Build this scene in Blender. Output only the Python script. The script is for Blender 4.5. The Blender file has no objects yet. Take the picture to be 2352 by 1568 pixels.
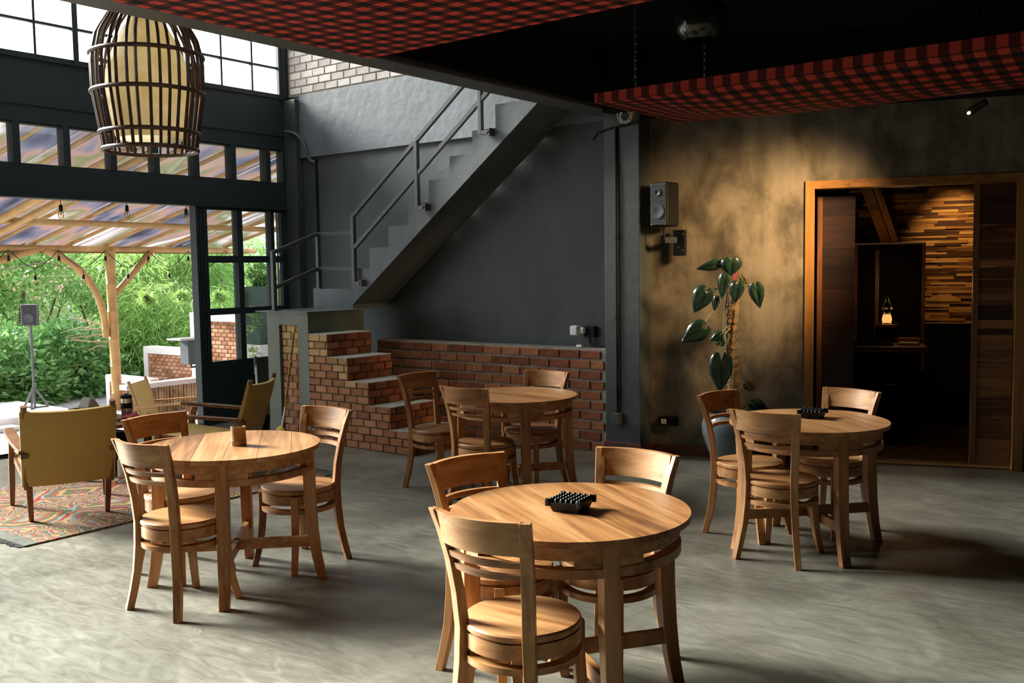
import bpy, bmesh, math, random
import numpy as np
from mathutils import Vector, Matrix
rnd = random.Random(7)
PI = math.pi
C = bpy.context.scene.collection
S = bpy.context.scene

# ------------------------------------------------------------------ camera
HC = 1.65
PITCH, ROLL, YAW = math.radians(4.26), math.radians(-0.843), math.radians(-37.642)
fw = Vector((math.sin(YAW)*math.cos(PITCH), math.cos(YAW)*math.cos(PITCH), -math.sin(PITCH)))
r0 = Vector((math.cos(YAW), -math.sin(YAW), 0)); u0 = r0.cross(fw)
rr = math.cos(ROLL)*r0 + math.sin(ROLL)*u0; uu = rr.cross(fw)
cd = bpy.data.cameras.new('camera'); cam = bpy.data.objects.new('camera', cd); C.objects.link(cam)
cam.matrix_world = Matrix(((rr.x, uu.x, -fw.x, 0), (rr.y, uu.y, -fw.y, 0), (rr.z, uu.z, -fw.z, HC), (0, 0, 0, 1)))
cd.sensor_fit = 'HORIZONTAL'; cd.sensor_width = 36.0; cd.lens = 2221.0/2352.0*36.0; cd.clip_end = 200
S.camera = cam

# ------------------------------------------------------------------ sky, exposure
W = bpy.data.worlds.new('overcast_sky'); S.world = W; W.use_nodes = True
bg = W.node_tree.nodes['Background']; bg.inputs['Color'].default_value = (0.84, 0.93, 1.0, 1); bg.inputs['Strength'].default_value = 1.9
S.view_settings.view_transform = 'Standard'; S.view_settings.look = 'None'; S.view_settings.gamma = 1
S.view_settings.use_curve_mapping = False; S.view_settings.exposure = 0.7
sd = bpy.data.lights.new('soft_sun', 'SUN'); sd.energy = 20; sd.angle = math.radians(24); sd.color = (1, .96, .90)
so = bpy.data.objects.new('soft_sun', sd); C.objects.link(so); so.location = (-12, 0, 9)
so.rotation_euler = Vector((0.8715, 0.1853, -0.4540)).to_track_quat('-Z', 'Y').to_euler()

# ------------------------------------------------------------------ materials
MATS = {}
def newmat(name):
    m = bpy.data.materials.new(name); m.use_nodes = True; MATS[name] = m
    return m, m.node_tree, m.node_tree.nodes['Principled BSDF']
def nd(nt, t, **kw):
    n = nt.nodes.new(t)
    for k, v in kw.items():
        if k.startswith('_'): setattr(n, k[1:], v)
        else: n.inputs[k.replace('__', ' ')].default_value = v
    return n
def ramp(nt, stops, interp='LINEAR'):
    n = nt.nodes.new('ShaderNodeValToRGB'); n.color_ramp.interpolation = interp
    e = n.color_ramp.elements
    while len(e) < len(stops): e.new(0.5)
    for i, (p, c) in enumerate(stops): e[i].position = p; e[i].color = (*c, 1)
    return n
def math_(nt, op, a, b=None, c=None):
    n = nt.nodes.new('ShaderNodeMath'); n.operation = op
    for i, v in enumerate((a, b, c)):
        if v is None: continue
        if hasattr(v, 'type') and hasattr(v, 'links'): nt.links.new(v, n.inputs[i])
        else: n.inputs[i].default_value = v
    return n.outputs[0]
def plain(name, col, rough=.6, metal=0, spec=.5, var=0, bump=0, bscale=60, coat=0):
    m, nt, b = newmat(name); b.inputs['Roughness'].default_value = rough; b.inputs['Metallic'].default_value = metal
    b.inputs['Specular IOR Level'].default_value = spec
    if coat: b.inputs['Coat Weight'].default_value = coat
    b.inputs['Base Color'].default_value = (*col, 1)
    if var or bump:
        tc = nd(nt, 'ShaderNodeTexCoord'); no = nd(nt, 'ShaderNodeTexNoise', Scale=bscale*.25, Detail=5.0)
        nt.links.new(tc.outputs['Object'], no.inputs['Vector'])
        if var:
            r = ramp(nt, [(.3, tuple(c*(1-var) for c in col)), (.7, tuple(min(1, c*(1+var)) for c in col))])
            nt.links.new(no.outputs['Fac'], r.inputs['Fac']); nt.links.new(r.outputs['Color'], b.inputs['Base Color'])
        if bump:
            n2 = nd(nt, 'ShaderNodeTexNoise', Scale=bscale, Detail=4.0); nt.links.new(tc.outputs['Object'], n2.inputs['Vector'])
            bp = nd(nt, 'ShaderNodeBump', Strength=bump, Distance=.01); nt.links.new(n2.outputs['Fac'], bp.inputs['Height'])
            nt.links.new(bp.outputs['Normal'], b.inputs['Normal'])
    return m
def wood(name, axis, dark, mid, light, rough=.42, scale=1.0, rv=.55):
    m, nt, b = newmat(name); b.inputs['Roughness'].default_value = rough; b.inputs['Specular IOR Level'].default_value = .4
    tc = nd(nt, 'ShaderNodeTexCoord'); oi = nd(nt, 'ShaderNodeObjectInfo')
    mp = nd(nt, 'ShaderNodeMapping'); s = [22*scale]*3; s[axis] = 1.6*scale; mp.inputs['Scale'].default_value = s
    off = nd(nt, 'ShaderNodeCombineXYZ')
    rs = math_(nt, 'MULTIPLY', oi.outputs['Random'], 37.0)
    for i in range(3): nt.links.new(rs, off.inputs[i])
    va = nd(nt, 'ShaderNodeVectorMath'); nt.links.new(tc.outputs['Object'], va.inputs[0]); nt.links.new(off.outputs[0], va.inputs[1])
    nt.links.new(va.outputs[0], mp.inputs['Vector'])
    no = nd(nt, 'ShaderNodeTexNoise', Scale=1.0, Detail=6.0, Roughness=.62, Distortion=.9); nt.links.new(mp.outputs[0], no.inputs['Vector'])
    mp2 = nd(nt, 'ShaderNodeMapping'); s2 = [7*scale]*3; s2[axis] = .9*scale; mp2.inputs['Scale'].default_value = s2
    nt.links.new(va.outputs[0], mp2.inputs['Vector'])
    n2 = nd(nt, 'ShaderNodeTexNoise', Scale=1.0, Detail=2.0, Distortion=1.4); nt.links.new(mp2.outputs[0], n2.inputs['Vector'])
    a = math_(nt, 'MULTIPLY', no.outputs['Fac'], .55); a = math_(nt, 'MULTIPLY_ADD', n2.outputs['Fac'], .45, a)
    a = math_(nt, 'MULTIPLY_ADD', math_(nt, 'SUBTRACT', oi.outputs['Random'], .5), rv*.28, a)
    r = ramp(nt, [(.3, dark), (.47, mid), (.66, light)]); nt.links.new(a, r.inputs['Fac'])
    nt.links.new(r.outputs['Color'], b.inputs['Base Color'])
    bp = nd(nt, 'ShaderNodeBump', Strength=.12, Distance=.004); nt.links.new(no.outputs['Fac'], bp.inputs['Height']); nt.links.new(bp.outputs['Normal'], b.inputs['Normal'])
    return m
TK = ((.12, .043, .013), (.32, .142, .047), (.50, .27, .115))
teak_x = wood('teak_x', 0, *TK); teak_z = wood('teak_z', 2, *TK)
brown_x = wood('brown_wood_x', 0, (.07, .025, .009), (.17, .065, .022), (.27, .115, .045)); brown_z = wood('brown_wood_z', 2, (.07, .025, .009), (.17, .065, .022), (.27, .115, .045))
outwood = wood('light_brown_wood', 1, (.25, .10, .035), (.42, .20, .08), (.5, .27, .12))
frame_wood = wood('door_frame_wood', 2, (.16, .07, .014), (.27, .125, .028), (.34, .17, .045), .45)
frame_wood_x = wood('door_frame_wood_x', 0, (.16, .07, .014), (.27, .125, .028), (.34, .17, .045), .45)
reclaimed = wood('reclaimed_boards', 0, (.03, .009, .006), (.10, .032, .013), (.29, .125, .042), .5, 1.0, 2.4)
dark_floor_wood = wood('dark_plank_floor', 0, (.05, .012, .008), (.10, .028, .014), (.16, .05, .025), .35, .8, 1.4)
strip_wood = wood('stacked_wood', 0, (.06, .022, .006), (.36, .16, .035), (.58, .31, .10), .6, 1.0, 3.0)
basewood = plain('baseboard_wood', (.10, .028, .018), .5, var=.25, bscale=40)

def paint(name, col, rough, var=.25, bump=.25):
    m, nt, b = newmat(name); b.inputs['Roughness'].default_value = rough
    tc = nd(nt, 'ShaderNodeTexCoord'); mp = nd(nt, 'ShaderNodeMapping'); mp.inputs['Scale'].default_value = (1.6, 1.6, .7)
    nt.links.new(tc.outputs['Object'], mp.inputs['Vector'])
    no = nd(nt, 'ShaderNodeTexNoise', Scale=1.4, Detail=7.0, Roughness=.6, Distortion=.4); nt.links.new(mp.outputs[0], no.inputs['Vector'])
    r = ramp(nt, [(.32, tuple(c*(1-var) for c in col)), (.68, tuple(c*(1+var) for c in col))]); nt.links.new(no.outputs['Fac'], r.inputs['Fac'])
    nt.links.new(r.outputs['Color'], b.inputs['Base Color'])
    n2 = nd(nt, 'ShaderNodeTexNoise', Scale=9.0, Detail=6.0); nt.links.new(tc.outputs['Object'], n2.inputs['Vector'])
    bp = nd(nt, 'ShaderNodeBump', Strength=bump, Distance=.02); nt.links.new(n2.outputs['Fac'], bp.inputs['Height']); nt.links.new(bp.outputs['Normal'], b.inputs['Normal'])
    return m
slate_paint = paint('slate_green_paint', (.046, .056, .056), .55)
lit_band_paint = paint('slate_paint_lit', (.095, .115, .13), .55)  # slate paint made paler and bluer to carry daylight on the upper band
frame_paint = plain('dark_teal_frame_paint', (.020, .028, .031), .42)
frame_paint.node_tree.nodes['Principled BSDF'].inputs['Specular IOR Level'].default_value = .35
sage_paint = paint('sage_green_paint', (.11, .125, .085), .6)
stair_paint = paint('stair_grey_paint', (.10, .115, .118), .55)
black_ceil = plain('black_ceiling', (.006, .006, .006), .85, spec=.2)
beam_paint = plain('beam_grey_paint', (.085, .088, .085), .5, var=.15, bscale=12)
rail_paint = plain('railing_paint', (.055, .062, .062), .38)

def concrete_floor():
    m, nt, b = newmat('polished_concrete')
    tc = nd(nt, 'ShaderNodeTexCoord')
    no = nd(nt, 'ShaderNodeTexNoise', Scale=1.5, Detail=9.0, Roughness=.62, Distortion=.8); nt.links.new(tc.outputs['Object'], no.inputs['Vector'])
    r = ramp(nt, [(.28, (.085, .079, .060)), (.5, (.155, .146, .117)), (.72, (.235, .226, .185))]); nt.links.new(no.outputs['Fac'], r.inputs['Fac'])
    mp = nd(nt, 'ShaderNodeMapping'); mp.inputs['Scale'].default_value = (5, 16, 5); mp.inputs['Rotation'].default_value = (0, 0, .7)
    nt.links.new(tc.outputs['Object'], mp.inputs['Vector'])
    n2 = nd(nt, 'ShaderNodeTexNoise', Scale=1.0, Detail=6.0, Roughness=.7, Distortion=1.2); nt.links.new(mp.outputs[0], n2.inputs['Vector'])
    r2 = ramp(nt, [(.38, (.82, .82, .82)), (.62, (1.12, 1.12, 1.10))]); nt.links.new(n2.outputs['Fac'], r2.inputs['Fac'])
    mx = nd(nt, 'ShaderNodeMix', _data_type='RGBA', _blend_type='MULTIPLY'); mx.inputs[0].default_value = 1
    nt.links.new(r.outputs['Color'], mx.inputs[6]); nt.links.new(r2.outputs['Color'], mx.inputs[7]); nt.links.new(mx.outputs[2], b.inputs['Base Color'])
    rg = ramp(nt, [(.3, (.34,)*3), (.7, (.55,)*3)]); nt.links.new(n2.outputs['Fac'], rg.inputs['Fac']); nt.links.new(rg.outputs['Color'], b.inputs['Roughness'])
    b.inputs['Specular IOR Level'].default_value = .45
    return m
floor_mat = concrete_floor()
def concrete_wall():
    m, nt, b = newmat('raw_cement_plaster'); b.inputs['Roughness'].default_value = .7
    tc = nd(nt, 'ShaderNodeTexCoord'); mp = nd(nt, 'ShaderNodeMapping'); mp.inputs['Scale'].default_value = (1.5, 1.5, 1.0); nt.links.new(tc.outputs['Object'], mp.inputs['Vector'])
    no = nd(nt, 'ShaderNodeTexNoise', Scale=2.2, Detail=9.0, Roughness=.6, Distortion=.35); nt.links.new(mp.outputs[0], no.inputs['Vector'])
    r = ramp(nt, [(.36, (.06, .05, .032)), (.5, (.145, .122, .08)), (.62, (.22, .19, .135))]); nt.links.new(no.outputs['Fac'], r.inputs['Fac'])
    mp3 = nd(nt, 'ShaderNodeMapping'); mp3.inputs['Scale'].default_value = (14, 14, 1.6); nt.links.new(tc.outputs['Object'], mp3.inputs['Vector'])
    n3 = nd(nt, 'ShaderNodeTexNoise', Scale=1.0, Detail=4.0, Roughness=.6); nt.links.new(mp3.outputs[0], n3.inputs['Vector'])
    r3 = ramp(nt, [(.35, (.9, .9, .9)), (.65, (1.06, 1.06, 1.06))]); nt.links.new(n3.outputs['Fac'], r3.inputs['Fac'])
    mx = nd(nt, 'ShaderNodeMix', _data_type='RGBA', _blend_type='MULTIPLY'); mx.inputs[0].default_value = 1
    nt.links.new(r.outputs['Color'], mx.inputs[6]); nt.links.new(r3.outputs['Color'], mx.inputs[7]); nt.links.new(mx.outputs[2], b.inputs['Base Color'])
    return m
cwall_mat = concrete_wall()
def brick_mat(name, stops, rough=.85):
    m, nt, b = newmat(name); b.inputs['Roughness'].default_value = rough; b.inputs['Specular IOR Level'].default_value = .2
    oi = nd(nt, 'ShaderNodeObjectInfo'); tc = nd(nt, 'ShaderNodeTexCoord')
    no = nd(nt, 'ShaderNodeTexNoise', Scale=14.0, Detail=5.0); nt.links.new(tc.outputs['Object'], no.inputs['Vector'])
    f = math_(nt, 'MULTIPLY_ADD', no.outputs['Fac'], .5, math_(nt, 'MULTIPLY', oi.outputs['Random'], .5))
    r = ramp(nt, stops); nt.links.new(f, r.inputs['Fac']); nt.links.new(r.outputs['Color'], b.inputs['Base Color'])
    bp = nd(nt, 'ShaderNodeBump', Strength=.5, Distance=.01); nt.links.new(no.outputs['Fac'], bp.inputs['Height']); nt.links.new(bp.outputs['Normal'], b.inputs['Normal'])
    return m
brick_red = brick_mat('red_brick', [(.25, (.16, .055, .028)), (.5, (.30, .105, .05)), (.8, (.40, .17, .085))])
brick_tan = brick_mat('tan_brick', [(.25, (.28, .16, .065)), (.5, (.42, .26, .11)), (.8, (.50, .33, .16))])
brick_orange = brick_mat('orange_brick', [(.25, (.24, .10, .048)), (.5, (.36, .16, .08)), (.8, (.45, .23, .12))])
brick_pale = brick_mat('whitewashed_brick', [(.25, (.36, .33, .31)), (.5, (.52, .48, .46)), (.8, (.60, .55, .52))])
brick_out = brick_mat('garden_brick', [(.25, (.30, .12, .06)), (.5, (.46, .20, .11)), (.8, (.58, .32, .2))])
mortar = plain('mortar', (.34, .32, .27), .95, var=.2, bump=.4, bscale=50)
mortar_dark = plain('dark_mortar', (.11, .10, .08), .95, var=.2, bump=.4, bscale=50)
mortar_pale = plain('sandy_mortar', (.34, .28, .2), .95, var=.2, bump=.4, bscale=50)
white_wall = plain('white_wall_paint', (.78, .74, .74), .8)
white_plastic = plain('white_plastic', (.8, .8, .78), .4)
black_plastic = plain('black_plastic', (.006, .006, .006), .5, spec=.2)
dark_grey = plain('dark_grey_plastic', (.05, .052, .055), .5)
grey_metal = plain('grey_metal', (.12, .12, .14), .5, .3)
speaker_grey = plain('speaker_grey', (.085, .09, .10), .6, spec=.25)
grille = plain('speaker_grille', (.045, .05, .055), .6, spec=.3)
chrome = plain('chrome', (.6, .6, .6), .2, 1)
chain_metal = plain('chain_metal', (.35, .32, .24), .3, 1)
gravel = plain('gravel_terrace', (.30, .29, .30), .9, var=.45, bump=.8, bscale=90)
soil = plain('hillside_growth', (.035, .06, .02), .95, var=.6, bump=1, bscale=8)
bamboo = plain('bamboo_cane', (.44, .26, .09), .45, var=.18, bscale=20)
bamboo_dark = plain('bamboo_joint', (.20, .11, .04), .6)
cup_bamboo = plain('cup_bamboo', (.30, .165, .055), .5, var=.2, bscale=40)
rattan_cage = plain('rattan_dark', (.075, .035, .025), .38, var=.3, bscale=50)
rope_mat = plain('rope', (.16, .12, .08), .9)
log_mat = plain('log_wood', (.34, .22, .12), .9, var=.5, bump=1, bscale=30)
white_leaf = plain('pale_flower', (.55, .33, .24), .7)
glass_dark = plain('tinted_glass', (.02, .02, .02), .05)
soil_pot = plain('potting_soil', (.02, .015, .01), .95)
pot_glaze = plain('blue_grey_pot', (.13, .165, .19), .35, var=.2, bump=.3, bscale=30)
red_cloth = plain('red_cloth', (.25, .012, .018), .85); wicker = plain('wicker', (.26, .16, .07), .8, var=.5, bump=1, bscale=90)
khaki = plain('khaki_fabric', (.22, .2, .16), .9); red_can = plain('red_can', (.4, .02, .02), .3)
yellow_plastic = plain('yellow_plastic', (.62, .42, .05), .5); steel = plain('brushed_steel', (.5, .5, .5), .25, 1)
cream = plain('cream_plastic', (.70, .66, .52), .45)

def glass(name, tint=(1, 1, 1), haze=0.0, haze_col=(.8, .8, .8)):
    m, nt, b = newmat(name); nt.nodes.remove(b); out = nt.nodes['Material Output']
    tr = nd(nt, 'ShaderNodeBsdfTransparent'); tr.inputs['Color'].default_value = (*tint, 1)
    gl = nd(nt, 'ShaderNodeBsdfGlossy', Roughness=.03); fr = nd(nt, 'ShaderNodeFresnel', IOR=1.35)
    mx = nd(nt, 'ShaderNodeMixShader'); nt.links.new(fr.outputs[0], mx.inputs[0]); nt.links.new(tr.outputs[0], mx.inputs[1]); nt.links.new(gl.outputs[0], mx.inputs[2])
    if haze:  # translucent white mixed in as glare that washes out the view
        tl = nd(nt, 'ShaderNodeBsdfTranslucent'); tl.inputs['Color'].default_value = (*haze_col, 1)
        m2 = nd(nt, 'ShaderNodeMixShader'); m2.inputs[0].default_value = haze
        nt.links.new(mx.outputs[0], m2.inputs[1]); nt.links.new(tl.outputs[0], m2.inputs[2]); mx = m2
    nt.links.new(mx.outputs[0], out.inputs['Surface'])
    return m
pane_glass = glass('window_glass', (.93, .96, .95)); hazed_glass = glass('hazed_window_glass', (.95, .97, .97), .25); bulb_glass = glass('bulb_glass', (1, .9, .7)); clear_glass = glass('clear_glass', (1, .93, .8))

def polycarb():
    m, nt, b = newmat('painted_reflection_sheet'); nt.nodes.remove(b); out = nt.nodes['Material Output']
    tc = nd(nt, 'ShaderNodeTexCoord'); mp = nd(nt, 'ShaderNodeMapping'); mp.inputs['Scale'].default_value = (.45, 1.5, 1); mp.inputs['Rotation'].default_value = (0, 0, .35); nt.links.new(tc.outputs['Object'], mp.inputs['Vector'])
    no = nd(nt, 'ShaderNodeTexNoise', Scale=1.2, Detail=2.5, Roughness=.5, Distortion=.5); nt.links.new(mp.outputs[0], no.inputs['Vector'])
    r = ramp(nt, [(.30, (.10, .10, .14)), (.42, (.22, .22, .27)), (.50, (.36, .27, .26)), (.58, (.24, .25, .17)), (.66, (.44, .40, .42)), (.76, (.58, .55, .56))]); nt.links.new(no.outputs['Fac'], r.inputs['Fac'])  # mottled colours painted in for reflections and the view through the sheets
    tl = nd(nt, 'ShaderNodeBsdfTranslucent'); nt.links.new(r.outputs['Color'], tl.inputs['Color'])
    gl = nd(nt, 'ShaderNodeBsdfGlossy', Roughness=.25); gl.inputs['Color'].default_value = (.5, .5, .52, 1)
    mx = nd(nt, 'ShaderNodeMixShader'); mx.inputs[0].default_value = .25
    nt.links.new(tl.outputs[0], mx.inputs[1]); nt.links.new(gl.outputs[0], mx.inputs[2]); nt.links.new(mx.outputs[0], out.inputs['Surface'])
    return m
roof_sheet = polycarb()
def leafmat(name, cols, trans=.35, rough=.45):
    m, nt, b = newmat(name); out = nt.nodes['Material Output']
    at = nd(nt, 'ShaderNodeAttribute'); at.attribute_name = 'tone'
    r = ramp(nt, [(i/(len(cols)-1), c) for i, c in enumerate(cols)]); nt.links.new(at.outputs['Fac'], r.inputs['Fac'])
    nt.links.new(r.outputs['Color'], b.inputs['Base Color']); b.inputs['Roughness'].default_value = rough
    tl = nd(nt, 'ShaderNodeBsdfTranslucent'); nt.links.new(r.outputs['Color'], tl.inputs['Color'])
    mx = nd(nt, 'ShaderNodeMixShader'); mx.inputs[0].default_value = trans
    nt.links.new(b.outputs[0], mx.inputs[1]); nt.links.new(tl.outputs[0], mx.inputs[2]); nt.links.new(mx.outputs[0], out.inputs['Surface'])
    return m
leaf_shrub = leafmat('glossy_shrub_leaf', [(.035, .11, .03), (.11, .27, .07), (.28, .48, .18)])
leaf_tree = leafmat('tree_leaf', [(.05, .15, .035), (.15, .32, .08), (.30, .47, .15), (.52, .46, .28)])
leaf_bamboo = leafmat('bamboo_leaf', [(.09, .20, .035), (.22, .40, .08), (.40, .56, .17)])
bark = plain('bark', (.16, .12, .08), .95, var=.4, bump=1, bscale=30); twig = plain('dry_twig', (.45, .33, .2), .9)
def simple_leaf(name, col, rough=.28):
    m, nt, b = newmat(name); b.inputs['Roughness'].default_value = rough
    tc = nd(nt, 'ShaderNodeTexCoord'); no = nd(nt, 'ShaderNodeTexNoise', Scale=9.0, Detail=2.0); nt.links.new(tc.outputs['Object'], no.inputs['Vector'])
    r = ramp(nt, [(.35, tuple(c*.7 for c in col)), (.65, tuple(c*1.3 for c in col))]); nt.links.new(no.outputs['Fac'], r.inputs['Fac']); nt.links.new(r.outputs['Color'], b.inputs['Base Color'])
    b.inputs['Coat Weight'].default_value = .3
    return m
philo = simple_leaf('philodendron_leaf', (.011, .034, .019)); philo_olive = simple_leaf('olive_leaf', (.07, .06, .015)); stem_green = plain('green_stem', (.10, .13, .05), .5); coir = plain('coir_pole', (.24, .13, .05), .95, var=.6, bump=1, bscale=70); red_sheath = plain('red_sheath', (.35, .02, .025), .4)

def emis(name, col, st):
    m, nt, b = newmat(name); b.inputs['Base Color'].default_value = (*col, 1); b.inputs['Emission Color'].default_value = (*col, 1); b.inputs['Emission Strength'].default_value = st
    return m
lens_glow = emis('spot_lens', (1, .78, .45), 30); candle_glow = emis('lamp_glow', (1, .58, .2), .55)

def plaid(name, cell, ox, oy, gain=1.0):
    m, nt, b = newmat(name); b.inputs['Roughness'].default_value = .75; b.inputs['Specular IOR Level'].default_value = .15
    tc = nd(nt, 'ShaderNodeTexCoord'); sp = nd(nt, 'ShaderNodeSeparateXYZ'); nt.links.new(tc.outputs['UV'], sp.inputs[0])
    def stripe(o, off):
        a = math_(nt, 'MULTIPLY_ADD', o, .5/cell, off); a = math_(nt, 'FRACT', a); return math_(nt, 'GREATER_THAN', a, .5)
    sx, sy = stripe(sp.outputs[0], ox), stripe(sp.outputs[1], oy)
    no = nd(nt, 'ShaderNodeTexNoise', Scale=500.0); nt.links.new(tc.outputs['UV'], no.inputs['Vector'])
    half = math_(nt, 'MULTIPLY', math_(nt, 'ADD', sx, sy), .5)
    r = ramp(nt, [(0, (.008, .008, .008)), (.3, (.085*gain, .014*gain, .010*gain)), (.8, (.44*gain, .05*gain, .032*gain))], 'CONSTANT'); nt.links.new(half, r.inputs['Fac'])
    nt.links.new(r.outputs['Color'], b.inputs['Base Color'])
    return m
plaid_a = plaid('red_black_plaid', .064, .25, .1, 1.4); plaid_b = plaid('red_black_plaid_b', .059, .3, .2, 1.0)

def weave(name, col, ax):
    m, nt, b = newmat(name); b.inputs['Roughness'].default_value = .7
    tc = nd(nt, 'ShaderNodeTexCoord'); sp = nd(nt, 'ShaderNodeSeparateXYZ'); nt.links.new(tc.outputs['UV'], sp.inputs[0])
    a = math_(nt, 'SINE', math_(nt, 'MULTIPLY', sp.outputs[1], 2*PI/.011))
    c = math_(nt, 'SINE', math_(nt, 'MULTIPLY', sp.outputs[0], 2*PI/.03))
    h = math_(nt, 'MULTIPLY', a, c)
    f = math_(nt, 'MULTIPLY_ADD', h, .5, .5)
    r = ramp(nt, [(0, tuple(k*.62 for k in col)), (1, tuple(k*1.12 for k in col))]); nt.links.new(f, r.inputs['Fac']); nt.links.new(r.outputs['Color'], b.inputs['Base Color'])
    bp = nd(nt, 'ShaderNodeBump', Strength=.7, Distance=.004); nt.links.new(f, bp.inputs['Height']); nt.links.new(bp.outputs['Normal'], b.inputs['Normal'])
    return m
cord = weave('woven_paper_cord', (.52, .345, .095), 0)

def kilim():
    m, nt, b = newmat('kilim_rug'); b.inputs['Roughness'].default_value = .95; b.inputs['Specular IOR Level'].default_value = .1
    tc = nd(nt, 'ShaderNodeTexCoord'); sp = nd(nt, 'ShaderNodeSeparateXYZ'); nt.links.new(tc.outputs['Object'], sp.inputs[0])
    no = nd(nt, 'ShaderNodeTexNoise', Scale=9.0, Detail=3.0); nt.links.new(tc.outputs['Object'], no.inputs['Vector'])
    jit = math_(nt, 'MULTIPLY', math_(nt, 'SUBTRACT', no.outputs['Fac'], .5), .3)
    def tri(o, p):
        q = math_(nt, 'FRACT', math_(nt, 'DIVIDE', o, p)); return math_(nt, 'ABSOLUTE', math_(nt, 'SUBTRACT', q, .5))
    d = math_(nt, 'ADD', tri(sp.outputs[0], .52), tri(sp.outputs[1], .62)); d = math_(nt, 'ADD', d, jit)
    d2 = math_(nt, 'ADD', tri(sp.outputs[0], .19), tri(sp.outputs[1], .11))
    st = math_(nt, 'MULTIPLY', math_(nt, 'FRACT', math_(nt, 'DIVIDE', sp.outputs[0], .46*2)), .35)
    pal = [(.0, (.24, .035, .03)), (.12, (.32, .22, .10)), (.24, (.11, .17, .19)), (.34, (.26, .06, .04)), (.46, (.085, .11, .055)), (.58, (.34, .23, .11)), (.70, (.20, .07, .035)), (.80, (.08, .10, .05)), (.92, (.19, .24, .25))]
    f = math_(nt, 'FRACT', math_(nt, 'ADD', math_(nt, 'MULTIPLY', d, 1.55), st))
    r1 = ramp(nt, pal, 'CONSTANT'); nt.links.new(f, r1.inputs['Fac'])
    f2 = math_(nt, 'FRACT', math_(nt, 'ADD', math_(nt, 'MULTIPLY', d2, 1.0), math_(nt, 'MULTIPLY', d, 1.9)))
    r2 = ramp(nt, pal, 'CONSTANT'); nt.links.new(f2, r2.inputs['Fac'])
    gt = math_(nt, 'GREATER_THAN', math_(nt, 'SINE', math_(nt, 'MULTIPLY_ADD', sp.outputs[0], 9.0, math_(nt, 'MULTIPLY', no.outputs['Fac'], 3.0))), -.15)
    mx = nd(nt, 'ShaderNodeMix', _data_type='RGBA'); nt.links.new(gt, mx.inputs[0]); nt.links.new(r1.outputs['Color'], mx.inputs[6]); nt.links.new(r2.outputs['Color'], mx.inputs[7])
    nt.links.new(mx.outputs[2], b.inputs['Base Color'])
    bp = nd(nt, 'ShaderNodeBump', Strength=.5, Distance=.004); n3 = nd(nt, 'ShaderNodeTexNoise', Scale=220.0); nt.links.new(tc.outputs['Object'], n3.inputs['Vector']); nt.links.new(n3.outputs['Fac'], bp.inputs['Height']); nt.links.new(bp.outputs['Normal'], b.inputs['Normal'])
    return m
rug_mat = kilim(); rug_edge = plain('rug_border', (.075, .085, .06), .95, var=.4, bscale=80); fringe_mat = plain('rug_fringe', (.05, .055, .06), .95)
shade_mat = None
def shade():
    m, nt, b = newmat('parchment_shade'); out = nt.nodes['Material Output']
    tc = nd(nt, 'ShaderNodeTexCoord'); no = nd(nt, 'ShaderNodeTexNoise', Scale=10.0, Detail=6.0); nt.links.new(tc.outputs['Object'], no.inputs['Vector'])
    r = ramp(nt, [(.35, (.80, .66, .38)), (.65, (.93, .84, .62))]); nt.links.new(no.outputs['Fac'], r.inputs['Fac']); nt.links.new(r.outputs['Color'], b.inputs['Base Color']); b.inputs['Roughness'].default_value = .8
    tl = nd(nt, 'ShaderNodeBsdfTranslucent'); nt.links.new(r.outputs['Color'], tl.inputs['Color'])
    mx = nd(nt, 'ShaderNodeMixShader'); mx.inputs[0].default_value = .6; nt.links.new(b.outputs[0], mx.inputs[1]); nt.links.new(tl.outputs[0], mx.inputs[2]); nt.links.new(mx.outputs[0], out.inputs['Surface'])
    return m
shade_mat = shade()

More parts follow.
